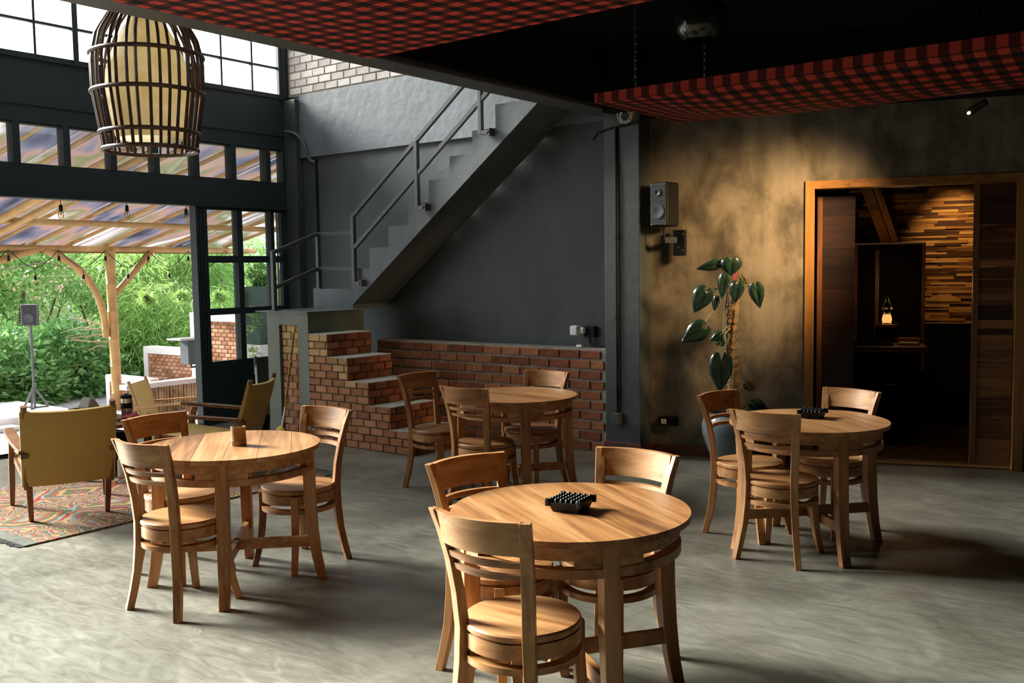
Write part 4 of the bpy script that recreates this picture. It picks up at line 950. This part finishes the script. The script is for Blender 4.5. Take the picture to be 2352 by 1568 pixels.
fl = struct(wbox(MB(), -.4, 5, .14, 3.6, -.1, .0).build('floor_inner', black_ceil))
k = 0
for i in range(16):
    s0 = -.3+rnd.uniform(0, .5)
    while s0 < 4.4:
        L = rnd.uniform(.8, 1.4); o = wbox(MB(), s0+.002, s0+L-.002, .165+i*.12, .165+i*.12+.117, 0, .012)
        o.build('floor_board', dark_floor_wood, fl); s0 += L
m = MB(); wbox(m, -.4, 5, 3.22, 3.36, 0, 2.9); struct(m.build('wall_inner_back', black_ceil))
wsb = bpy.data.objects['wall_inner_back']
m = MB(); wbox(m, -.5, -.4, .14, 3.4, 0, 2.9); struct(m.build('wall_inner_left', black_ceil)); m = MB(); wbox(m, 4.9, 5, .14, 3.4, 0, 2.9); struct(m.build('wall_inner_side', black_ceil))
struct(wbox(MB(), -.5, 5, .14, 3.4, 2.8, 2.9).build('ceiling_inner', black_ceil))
SL = (.20, .27, .36, .46)
SM = [MB().box(-l/2, l/2, -.02, 0, -.0145, .0145).mesh('wood_strip', strip_wood) for l in SL]
z = 1.0; cnt = 0
while z < 2.56:
    s0 = 1.45+rnd.uniform(-.1, .1)
    while s0 < 2.86 and cnt < 298:
        kk = rnd.choice((0, 1, 1, 2, 2, 3)); l = SL[kk]
        o = bpy.data.objects.new('wood_strip', SM[kk]); C.objects.link(o); o.parent = wsb; o.location = wp(s0+l/2, 3.22-rnd.uniform(0, .014), z); o.rotation_euler.z = CW; s0 += l+.002; cnt += 1
    z += .0305
t = thing('roof_beam', 'pale wooden beam sloping down inside the dark room', 'beam'); MB().bar(wp(1.48, 1.5, 2.42), wp(1.75, 2.85, 1.87), .10, .09).build('beam', frame_wood_x, t); MB().bar(wp(1.56, 1.5, 2.42), wp(1.83, 2.85, 1.87), .03, .10).build('cover_strip', frame_wood_x, t)
cb = thing('tall_cabinet', 'dark tall cabinet with reddish frame in front of the stacked wood wall', 'cabinet', tuple(wp(0, 0, 0)), CW)
MB().box(1.40, 2.12, 2.75, 3.05, .012, 1.86).build('body', black_ceil, cb)
for a in ((1.40, 1.44), (2.085, 2.12)): MB().box(*a, 2.735, 2.75, .5, 1.86).build('frame_stile', brown_z, cb)
MB().box(1.40, 2.12, 2.73, 3.05, 1.86, 1.875).build('top', plain('pale_top', (.5, .45, .38), .5), cb); MB().box(1.62, 1.66, 2.735, 2.75, .9, 1.8).build('frame_stile', brown_z, cb)
dk = thing('work_desk', 'dark wooden desk covered with small things inside the doorway', 'desk', tuple(wp(0, 0, 0)), CW)
MB().box(1.2, 2.05, 1.55, 2.3, .80, .85).build('top', reclaimed, dk, bevel=.004); MB().box(1.25, 2.0, 1.62, 2.25, .012, .80).build('carcass', black_ceil, dk)
MB().box(1.2, 2.05, 1.54, 1.56, .795, .82).build('edge_strip', frame_wood_x, dk); MB().tube([(1.62, 1.60, .50), (1.66, 1.57, .485), (1.78, 1.57, .485), (1.82, 1.60, .50)], .008, 8).build('handle', chrome, dk)
def rtag(o, lb, c): o.location = wp(*o['st']); o.rotation_euler.z = CW+o['rz']; del o['st'], o['rz']; return tag(o, lb, c)
def small(nm, mb, mat, s, tt, z, rz, lb, c):
    o = mb.build(nm, mat, bevel=.003); o['st'] = (s, tt, z); o['rz'] = rz; rtag(o, lb, c)
small('paper_box', MB().box(-.11, .11, -.06, .06, 0, .05), frame_wood_x, 1.93, 2.1, .851, -.2, 'small tan box on the desk in the dark room', 'box')
small('paper_stack', MB().box(-.09, .09, -.04, .04, 0, .02).box(-.08, .09, -.035, .04, .02, .028), white_plastic, 1.90, 1.80, .851, -.25, 'pale papers on the desk in the dark room', 'papers')
small('dark_tray', MB().box(-.2, .2, -.1, .1, 0, .01).box(-.2, .2, -.1, -.09, .01, .03).box(-.2, .2, .09, .1, .01, .03), black_plastic, 1.55, 1.75, .851, .05, 'flat black tray on the desk in the dark room', 'tray')
gl = thing('glass_oil_lamp', 'glowing glass lamp with knobbed body on a box in the dark room', 'lamp', tuple(wp(1.715, 2.15, .851)))
MB().box(-.09, .09, -.08, .08, 0, .16).build('stand', black_ceil, gl); MB().box(-.095, .095, -.085, .085, .16, .185).build('stand_top', brown_x, gl)
MB().lathe([(.001, .19), (.045, .19), (.055, .22), (.05, .27), (.032, .30), (.045, .34), (.042, .38), (.022, .42), (.018, .47), (.001, .475)], 24).build('glass_body', clear_glass, gl, smooth=True)
MB().lathe([(.001, .20), (.040, .20), (.048, .225), (.042, .268), (.02, .285), (.001, .288)], 20).build('glow_core', candle_glow, gl, smooth=True)
for a in (-.4, .5, 1.8, 3.4, 4.6): MB().lathe([(.001, -.009), (.008, -.005), (.008, .005), (.001, .009)], 8).build('knob', cream, gl, loc=(.046*math.cos(a), .046*math.sin(a), .345))
def spot(name, loc, target, e, ang, blend, col, size=.03, par=None):
    l = bpy.data.lights.new(name, 'SPOT'); l.energy = e; l.spot_size = math.radians(ang); l.spot_blend = blend; l.color = col; l.shadow_soft_size = size
    o = bpy.data.objects.new(name, l); C.objects.link(o); o.location = loc; o.rotation_euler = (Vector(target)-Vector(loc)).to_track_quat('-Z', 'Y').to_euler(); return o
spot('spot_beam', (-1.60, 7.14, 2.645), wp(.50, 0, 1.78), 440, 54, 1.0, (1, .64, .32), .22)
spot('inner_spot', wp(2.45, 2.55, 2.7), wp(2.45, 3.22, 1.85), 30, 62, .9, (1, .62, .25), .03)
pl_ = bpy.data.lights.new('oil_lamp_light', 'POINT'); pl_.energy = 1.8; pl_.color = (1, .55, .22); pl_.shadow_soft_size = .04
po = bpy.data.objects.new('oil_lamp_light', pl_); C.objects.link(po); po.location = wp(1.80, 2.0, 1.42)
o = thing('inner_spotlight', 'small ceiling spotlight inside the dark room', 'lamp', tuple(wp(2.45, 2.55, 2.72)))
MB().lathe([(.03, 0), (.035, .08)], 12, caps=False).build('can', black_plastic, o)

# ================================================================== TERRACE AND GARDEN
ZG = -.42
struct(MB().box(-15.8, -9.05, -6, 13.5, ZG-.3, ZG).build('floor_terrace', gravel))
# hillside behind
m = MB(); vs = []; fs = []; nx, ny = 14, 30
for i in range(nx+1):
    for j in range(ny+1):
        x = -15.5-i*.95; y = -8+j*1.15; z = ZG-.35 + .018*(i**1.55)*(1+.25*math.sin(j*.9+i*.5)) - (1.2 if i > 1 else i*.6) + (max(0, i-5)*.33); vs.append((x, y, z))
for i in range(nx):
    for j in range(ny): a = i*(ny+1)+j; fs.append((a, a+1, a+ny+2, a+ny+1))
struct(m.add(vs, fs).build('hillside', soil, smooth=True))

def cane(pts, r, par, nm, mat=bamboo, node=.42):
    """bamboo cane along polyline with joints"""
    pts = [Vector(p) for p in pts]; out = []; rad = []; acc = rnd.uniform(0, node)
    for a, b in zip(pts[:-1], pts[1:]):
        L = (b-a).length; d = (b-a)/L; s = 0
        out.append(a); rad.append(r)
        while acc < L:
            for o_, k in ((-.012, 1.0), (0, 1.10), (.012, 1.0)):
                if 0 < acc+o_ < L: out.append(a+d*(acc+o_)); rad.append(r*k)
            acc += node
        acc -= L
    out.append(pts[-1]); rad.append(r)
    return MB().tube(out, rad, 10).build(nm, mat, par, smooth=True)
cn = thing('bamboo_canopy', 'bamboo terrace canopy with clear roof sheets with painted-in reflections', 'canopy')
zr = lambda x: 3.12+.2*(x+9)
for i in range(14):
    y = 3.02+.553*i; cane([(-14.1, y, zr(-14.1)), (-9.16, y, zr(-9.16))], .025, cn, 'rafter')
cane([(-13.85, 1.5, 2.075), (-13.95, 10.75, 2.04)], .046, cn, 'eave_beam'); cane([(-12.33, 1.5, 2.365), (-12.45, 10.75, 2.33)], .042, cn, 'purlin')
MB().box(-14.16, -14.12, 1.5, 10.75, 1.99, 2.02).build('gutter_lip', bamboo_dark, cn)
for y in (5.60, 5.86): cane([(-14.1, y+.02, zr(-14.1)-.15), (-9.16, y-.02, zr(-9.16)-.15)], .045, cn, 'double_cane', node=.5)
cane([(-13.9, 8.02, ZG), (-13.9, 8.0, 2.03)], .076, cn, 'post'); cane([(-13.9, 5.2, -.281), (-13.9, 5.2, 2.03)], .076, cn, 'post')
cane(arc3((-13.9, 6.99, 2.03), (-13.9, 7.88, 1.75), (-13.9, 7.885, .72), 12), .052, cn, 'brace', node=.35); cane([(-13.9, 8.72, 2.02), (-13.9, 8.07, 1.37)], .05, cn, 'brace'); cane(arc3((-13.9, 6.9, 2.03), (-13.9, 5.5, 1.75), (-13.9, 5.31, .72), 12), .052, cn, 'brace', node=.35)
sl = math.atan(.2); SMx = Matrix.Rotation(-sl, 3, 'Y')
for i in range(9):
    y = 3.0+i*.86
    MB().obox((-11.9, y, zr(-11.9)+.055+.006*(i % 2)), 2.82, .445, .002, SMx).build('roof_sheet', roof_sheet, cn)
    MB().obox((-11.65, y+.43, zr(-11.65)+.045), 2.56, .012, .006, SMx).build('sheet_strip', white_wall, cn)
# string lights
def strings(label, cab, bulbs, drop):
    t = thing('string_lights', label, 'string lights')
    MB().tube(cab, .006, 5).build('cable', black_plastic, t)
    for x, y, z in bulbs:
        s = MB().tube([(x, y, z+drop), (x, y, z+.09)], .004, 5).lathe([(.012, .03), (.020, .035), (.020, .085), (.010, .10)], 10, (x, y, z)).build('socket', black_plastic, t)
        MB().lathe([(.001, -.045), (.022, -.035), (.030, -.008), (.024, .018), (.016, .034)], 12, (x, y, z)).build('bulb', bulb_glass, s, smooth=True)
        MB().lathe([(.001, -.012), (.007, -.008), (.007, .02), (.002, .03)], 6, (x, y, z)).build('filament', bamboo, s)
    return t
cab = []; bl = []
ya = 6.05; hi = True
for i in range(8):
    y0 = 5.0+.715*i
    for k in range(8):
        u = k/8; cab.append((-13.78, y0+.715*u, 1.76+.27*abs(1-2*((u) % 1))**1.4))
    bl.append((-13.78, y0, 1.84)); bl.append((-13.78, y0+.357, 1.57))
strings('festoon cable with clear bulbs looped along the canopy eave', cab, bl, .17)
strings('row of clear bulbs hanging just outside the window wall', [(-9.8, 3.0, 2.47), (-9.8, 5.1, 2.45), (-9.8, 7.4, 2.47)], [(-9.8, 3.65, 2.28), (-9.8, 4.39, 2.29), (-9.8, 5.126, 2.285), (-9.8, 5.865, 2.31), (-9.8, 6.602, 2.30)], .17)

# garden walls
gw = thing('garden_wall', 'low white framed brick garden wall beyond the log clad bench', 'wall')
MB().box(-15.5, -14.06, 9.50, 9.7, ZG-.6, .28).build('core', mortar_pale, gw); MB().box(-15.5, -14.06, 9.47, 9.7, .28, .396).box(-15.5, -15.37, 9.47, 9.7, ZG-.6, .28).build('white_frame', white_wall, gw)
lay(gw, (-15.36, 9.5, ZG), (1, 0, 0), 1.28, 11, .125, .05, .0135, .02, lambda z, u: brick_out)
gw2 = thing('garden_wall', 'taller white capped brick garden wall seen through the door panes', 'wall')
MB().box(-14.06, -9.3, 9.52, 9.72, ZG, .88).build('core', mortar_pale, gw2); MB().box(-14.06, -9.3, 9.46, 9.72, .88, 1.016).box(-14.06, -13.92, 9.46, 9.72, ZG, .88).build('white_frame', white_wall, gw2)
lay(gw2, (-13.91, 9.52, ZG), (1, 0, 0), 3.2, 20, .145, .052, .0135, .02, lambda z, u: brick_out, clip=lambda a, b: (0, 3.2 if b > .35 else 2.0))
gw3 = thing('end_wall', 'short white and brick end wall behind the bamboo post', 'wall')
MB().box(-14.45, -13.2, 8.15, 8.3, -.03, .08).box(-14.45, -14.34, 8.15, 8.3, ZG-.4, -.03).build('white_frame', white_wall, gw3); MB().box(-14.34, -13.2, 8.18, 8.28, ZG-.4, -.03).build('core', mortar_pale, gw3)
lay(gw3, (-14.34, 8.18, ZG), (1, 0, 0), 1.14, 6, .125, .05, .0135, .02, lambda z, u: brick_out)
lw = thing('log_bench_wall', 'low terrace wall clad in upright split logs with a white stone cap', 'wall')
MB().box(-13.14, -13.06, 7.66, 9.46, ZG, -.03).build('core', brown_z, lw); MB().box(-13.18, -12.98, 7.64, 9.46, -.03, .045).build('cap', plain('stone_cap', (.55, .5, .5), .7, var=.2, bscale=10), lw, bevel=.006)
for i in range(38):
    y = 7.68+i*.0475; r = rnd.uniform(.02, .026); w = rnd.uniform(-.008, .008)
    MB().tube([(-13.035, y, ZG), (-13.035+w, y+w*.6, ZG+.18), (-13.035, y+w, -.03)], [r, r*.92, r], 7).build('log', log_mat, lw, smooth=True)
pf = thing('white_platform', 'white plastered step block carrying the speaker stand', 'platform')
MB().box(-15.3, -13.5, 4.4, 7.15, ZG, -.281).build('block', white_wall, pf, bevel=.01); MB().box(-13.5, -13.2, 4.4, 6.2, ZG, -.36).build('lower_step', white_wall, pf, bevel=.01)
t = thing('stand_speaker', 'dark grey loudspeaker on a tall stand outside on the white block', 'speaker', (-14.2, 6.89, -.03), math.radians(52))
MB().box(-.105, .105, -.09, .09, .965, 1.275).build('cabinet', speaker_grey, t, bevel=.012); g = MB().box(-.09, .09, -.098, -.088, .98, 1.26).build('grille', grille, t, bevel=.003)
disc(.068, -.104, 1.075, speaker_grey, 'woofer', t); disc(.028, -.104, 1.205, dark_grey, 'tweeter', t)
t = thing('speaker_stand', 'grey metal speaker stand with triangular braced foot', 'stand', (-14.2, 6.89, -.281))
MB().tube([(0, 0, 0), (0, 0, 1.216)], .019, 8).build('pole', grey_metal, t, smooth=True)
for a in (200, 320, 80):
    c, s = math.cos(math.radians(a)), math.sin(math.radians(a)); MB().bar((0, 0, .32), (.19*c, .19*s, .012), .024, .024).bar((0, 0, .012), (.19*c, .19*s, .012), .024, .02).build('leg', grey_metal, t)
t = thing('grey_post_box', 'grey metal box with a wide flat lid on an arm by the garden wall', 'box', (-12.0, 0, 0))
MB().box(-.1, .1, 7.965, 8.145, .375, .72).build('body', speaker_grey, t, bevel=.006); MB().box(-.17, .17, 7.80, 8.26, .725, .75).build('lid', plain('pale_grey', (.4, .4, .42), .5), t, bevel=.004)
MB().tube([(0, 8.07, .375), (0, 8.07, .33), (0, 8.34, .33)], .014, 6).tube([(0, 8.34, ZG), (0, 8.34, .40)], .02, 6).build('arm', black_plastic, t)

# ---------------------------------------------------------------- foliage
NR = np.random.default_rng(3)
def leaf_mesh(name, P, D, Nn, L, Wd, tone, mat):
    n = len(P); Sd = np.cross(D, Nn); Sd /= np.linalg.norm(Sd, axis=1)[:, None]+1e-9
    L = L[:, None]; Wd = Wd[:, None]
    v = np.stack([P, P+D*L*.42+Sd*Wd*.5, P+D*L, P+D*L*.42-Sd*Wd*.5], 1).reshape(-1, 3)
    me = bpy.data.meshes.new(name); me.vertices.add(4*n); me.vertices.foreach_set('co', v.ravel().astype('f'))
    me.loops.add(4*n); me.loops.foreach_set('vertex_index', np.arange(4*n, dtype='i')); me.polygons.add(n); me.polygons.foreach_set('loop_start', np.arange(0, 4*n, 4, dtype='i'))
    at = me.attributes.new('tone', 'FLOAT', 'POINT'); at.data.foreach_set('value', np.repeat(tone, 4).astype('f'))
    me.update(); me.validate(); me.materials.append(mat); return me
def unit(a): return a/(np.linalg.norm(a, axis=-1, keepdims=True)+1e-9)
def clumps(blobs, n, L, Wd, mat, droop=.2, name='foliage', spread=.22, up=.5):
    """leaves gathered in many small tufts on the skins of ellipsoids"""
    Ps, Ds, Ns, Ts = [], [], [], []
    tot = sum(b[3]*b[4]+b[4]*b[5]+b[3]*b[5] for b in blobs)
    for b in blobs:
        k = max(6, int(n*(b[3]*b[4]+b[4]*b[5]+b[3]*b[5])/tot)); nt_ = max(3, k//28)
        d = unit(NR.normal(size=(nt_, 3))); rr_ = .72+.30*NR.random((nt_, 1)); c = np.array(b[:3])+d*np.array(b[3:6])*rr_
        tt = np.clip(.18+.34*(d[:, 2]*.5+.5)+.42*NR.random(nt_), 0, 1)
        idx = NR.integers(0, nt_, k); off = NR.normal(size=(k, 3))*spread*np.array([1, 1, .6])
        Ps.append(c[idx]+off); dd = unit(unit(off)*.8+d[idx]*.5+NR.normal(size=(k, 3))*.45); dd[:, 2] -= droop; Ds.append(unit(dd))
        nn = NR.normal(size=(k, 3))*.55; nn[:, 2] += up; nn[:, 0] += .35; Ns.append(unit(nn)); Ts.append(np.clip(tt[idx]+NR.normal(size=k)*.12, 0, 1))
    P, D, Nn, T_ = map(np.concatenate, (Ps, Ds, Ns, Ts)); k = len(P)
    return leaf_mesh(name, P, D, Nn, L*(.7+.6*NR.random(k)), Wd*(.7+.6*NR.random(k)), T_, mat)
def plant(nm, lb, cat, base, blobs, n, L, Wd, mat, droop, trunk=None, group=None, **kw):
    t = thing(nm, lb, cat, base, 0, group); me = clumps(blobs, n, L, Wd, mat, droop, **kw)
    o = bpy.data.objects.new('foliage', me); C.objects.link(o); o.parent = t; o['kind'] = 'stuff'
    if trunk:
        for pts_, r in trunk: MB().tube(pts_, [r*(1-.6*i/(len(pts_)-1)) for i in range(len(pts_))], 7).build('trunk', bark, t, smooth=True)
    return t
GB = -1.3
for i, (x, y, s, lb) in enumerate(((-16.0, 7.2, 1.0, 'glossy dark green shrub at the left behind the speaker stand'), (-16.2, 8.4, 1.0, 'glossy shrub between the speaker stand and the bamboo post'), (-16.9, 6.3, 1.15, 'glossy shrub at the far left edge of the garden'), (-16.6, 9.5, .8, 'small glossy shrub right behind the bamboo post'), (-16.1, 5.2, 1.0, 'glossy shrub beyond the left picture edge'))):
    plant('broadleaf_shrub', lb, 'shrub', (x, y, GB), [(0, 0, 1.15*s, .6*s, .75*s, .95*s), (.2, .45, .9*s, .5, .5, .7), (.1, -.5, 1.0*s, .5, .5, .7), (-.2, .1, 1.7*s, .4, .45, .45)], 5200, .135, .060, leaf_shrub, .12, [([(0, 0, 0), (0, 0, 1.2)], .04)], 'garden shrubs', spread=.11)
TR = ((-18.6, 8.6, 3.1, 'light green tree with pinkish tips behind the speaker'), (-18.2, 10.3, 2.9, 'light green tree behind the bamboo post'), (-19.2, 7.3, 3.2, 'light green tree at the far left behind the shrubs'), (-20.5, 9.8, 3.3, 'taller background tree on the slope behind the bamboo post'), (-21.0, 12.2, 3.3, 'background tree on the slope behind the bamboo clumps'), (-19.6, 5.6, 3.1, 'leafy tree beyond the left picture edge'))
for x, y, h, lb in TR:
    bl = [(NR.uniform(-.7, .7), NR.uniform(-.9, .9), h+NR.uniform(-.5, .9), NR.uniform(.45, .7), NR.uniform(.55, .8), NR.uniform(.28, .42)) for _ in range(9)]+[(.2, NR.uniform(-.8, .8), h-1.1+NR.uniform(-.5, .3), .4, .5, .3) for _ in range(4)]
    plant('garden_tree', lb, 'tree', (x, y, GB-.3), bl, 7600, .12, .042, leaf_tree, .25, [([(0, 0, 0), (.1, .05, 1.2), (.0, .2, 2.2), (.1, .3, h)], .09), ([(0, 0, .9), (.3, -.4, 1.9), (.4, -.7, h-.2)], .05), ([(0, 0, 1.1), (.2, .5, 2.0), (.2, .9, h-.1)], .045)], 'garden trees', spread=.17)
for i, (x, y, h, lb) in enumerate(((-16.6, 10.4, 2.6, 'feathery bamboo clump right of the bamboo post'), (-16.9, 11.5, 3.0, 'feathery bamboo clump above the white garden wall'), (-17.2, 12.7, 3.2, 'feathery bamboo clump seen through the glazed door'), (-18.0, 14.0, 3.3, 'far feathery bamboo clump at the right end of the garden'), (-18.4, 11.0, 3.8, 'tall feathery bamboo clump behind the others'), (-15.9, 11.0, 1.7, 'low feathery bamboo clump beside the white garden wall'))):
    bl = [(NR.uniform(-.5, .5), NR.uniform(-.7, .7), .6+h*NR.random(), NR.uniform(.35, .55), NR.uniform(.4, .6), NR.uniform(.35, .6)) for _ in range(14)]
    plant('bamboo_clump', lb, 'bamboo', (x, y, GB), bl, 8200, .19, .020, leaf_bamboo, .75, [([(a, b, 0), (a*1.5, b*1.5, h*.6), (a*2.5, b*2.5, h+.3)], .022) for a, b in ((0, 0), (.15, .2), (-.15, .2), (.1, -.2), (-.1, -.15))], 'bamboo clumps', spread=.16, up=.2)
t = thing('dead_branches', 'bare dry branches sticking out of the hedge behind the speaker', 'branches', (-15.9, 8.9, .25))
for i in range(16):
    a = rnd.uniform(.1, 1.0); L = rnd.uniform(.4, .9); b = Vector((rnd.uniform(-.1, .3), rnd.uniform(-.1, .2), rnd.uniform(-.1, .6))); e = b+Vector((.3*rnd.random(), -L*math.cos(a*.5), L*.4*math.sin(a)-.1))
    MB().tube([b, (b+e)/2+Vector((0, 0, rnd.uniform(-.05, .08))), e], [.012, .009, .004], 5).build('twig', twig, t)
# flowers on the creeper
fl_ = thing('flowering_creeper', 'pale pink blossoms of the creeper over the trees', 'flowers', (-15.7, 10, 0))
k = 420; P = np.stack([NR.uniform(-1.6, -.6, k), NR.uniform(-3.2, 2.6, k), 1.25+NR.random(k)*.9], 1); sel = np.sin(P[:, 1]*3.1)+np.cos(P[:, 2]*5+P[:, 1]) > .55; P = P[sel]; k = len(P)
o = bpy.data.objects.new('blossoms', leaf_mesh('blossoms', P, unit(NR.normal(size=(k, 3))), unit(NR.normal(size=(k, 3))+np.array([.8, -.5, .6])), np.full(k, .065), np.full(k, .04), np.zeros(k), white_leaf)); C.objects.link(o); o.parent = fl_; o['kind'] = 'stuff'
MB().tube([(-1.1, -3.2, 1.6), (-1.2, -1.5, 1.9), (-1.1, 0, 1.5), (-1.2, 1.5, 1.9), (-1.1, 2.6, 1.6)], .012, 5).build('vine', bark, fl_)
for y, z, lb in ((8.58, 1.28, 'hanging moss ball nearest the bamboo post'), (9.20, 1.29, 'hanging moss ball left of the door post'), (9.92, 1.27, 'hanging moss ball seen through the first door pane')):
    t = thing('hanging_plant', lb, 'plant', (-13.9, y, z)); o = bpy.data.objects.new('foliage', clumps([(0, 0, 0, .075, .075, .075)], 420, .06, .02, leaf_bamboo, .1, spread=.03)); C.objects.link(o); o.parent = t; o['kind'] = 'stuff'
    bm_ = bmesh.new(); bmesh.ops.create_icosphere(bm_, subdivisions=2, radius=.065); me = bpy.data.meshes.new('moss'); bm_.to_mesh(me); bm_.free(); me.materials.append(soil); o = bpy.data.objects.new('moss_ball', me); C.objects.link(o); o.parent = t
    MB().tube([(0, 0, .06), (0, 0, 2.0-z)], .003, 4).build('wire', black_plastic, t)
t = thing('planter', 'tall dark green planter with a small clipped shrub seen through the door', 'planter', (-11.5, 8.94, 0))
MB().box(-.16, .16, -.17, .17, .62, 1.46).build('box', plain('planter_green', (.04, .075, .055), .5), t, bevel=.006); MB().box(-.18, .18, -.19, .19, ZG, .62).build('pedestal', white_wall, t); MB().box(-.18, -.12, -.28, -.19, ZG, 1.40).build('side_pier', white_wall, t)
o = bpy.data.objects.new('shrub', clumps([(0, 0, 1.62, .13, .13, .16)], 900, .05, .022, leaf_shrub, .0, spread=.035)); C.objects.link(o); o.parent = t; o['kind'] = 'stuff'
o = bpy.data.objects.new('trailing_vine', clumps([(.1, -.22, .85, .08, .05, .5), (.15, .05, .62, .06, .16, .1)], 420, .05, .022, leaf_bamboo, .3, spread=.04)); C.objects.link(o); o.parent = t; o['kind'] = 'stuff'
gh = thing('neighbour_house', 'brick and white wall of the neighbouring house under the canopy end', 'building')
MB().box(-12.6, -9.3, 10.9, 11.1, ZG, 3.0).build('wall', mortar_pale, gh); MB().box(-12.6, -12.35, 10.82, 10.9, ZG, 3.0).box(-12.6, -9.3, 10.82, 10.9, 1.35, 1.5).build('white_trim', white_wall, gh)
lay(gh, (-12.35, 10.9, 1.5), (1, 0, 0), 2.2, 14, .17, .06, .015, .02, lambda z, u: brick_out)
MB().box(-12.9, -9.3, 10.2, 10.82, 1.55, 1.60).build('awning', plain('awning_grey', (.25, .27, .3), .5), gh)
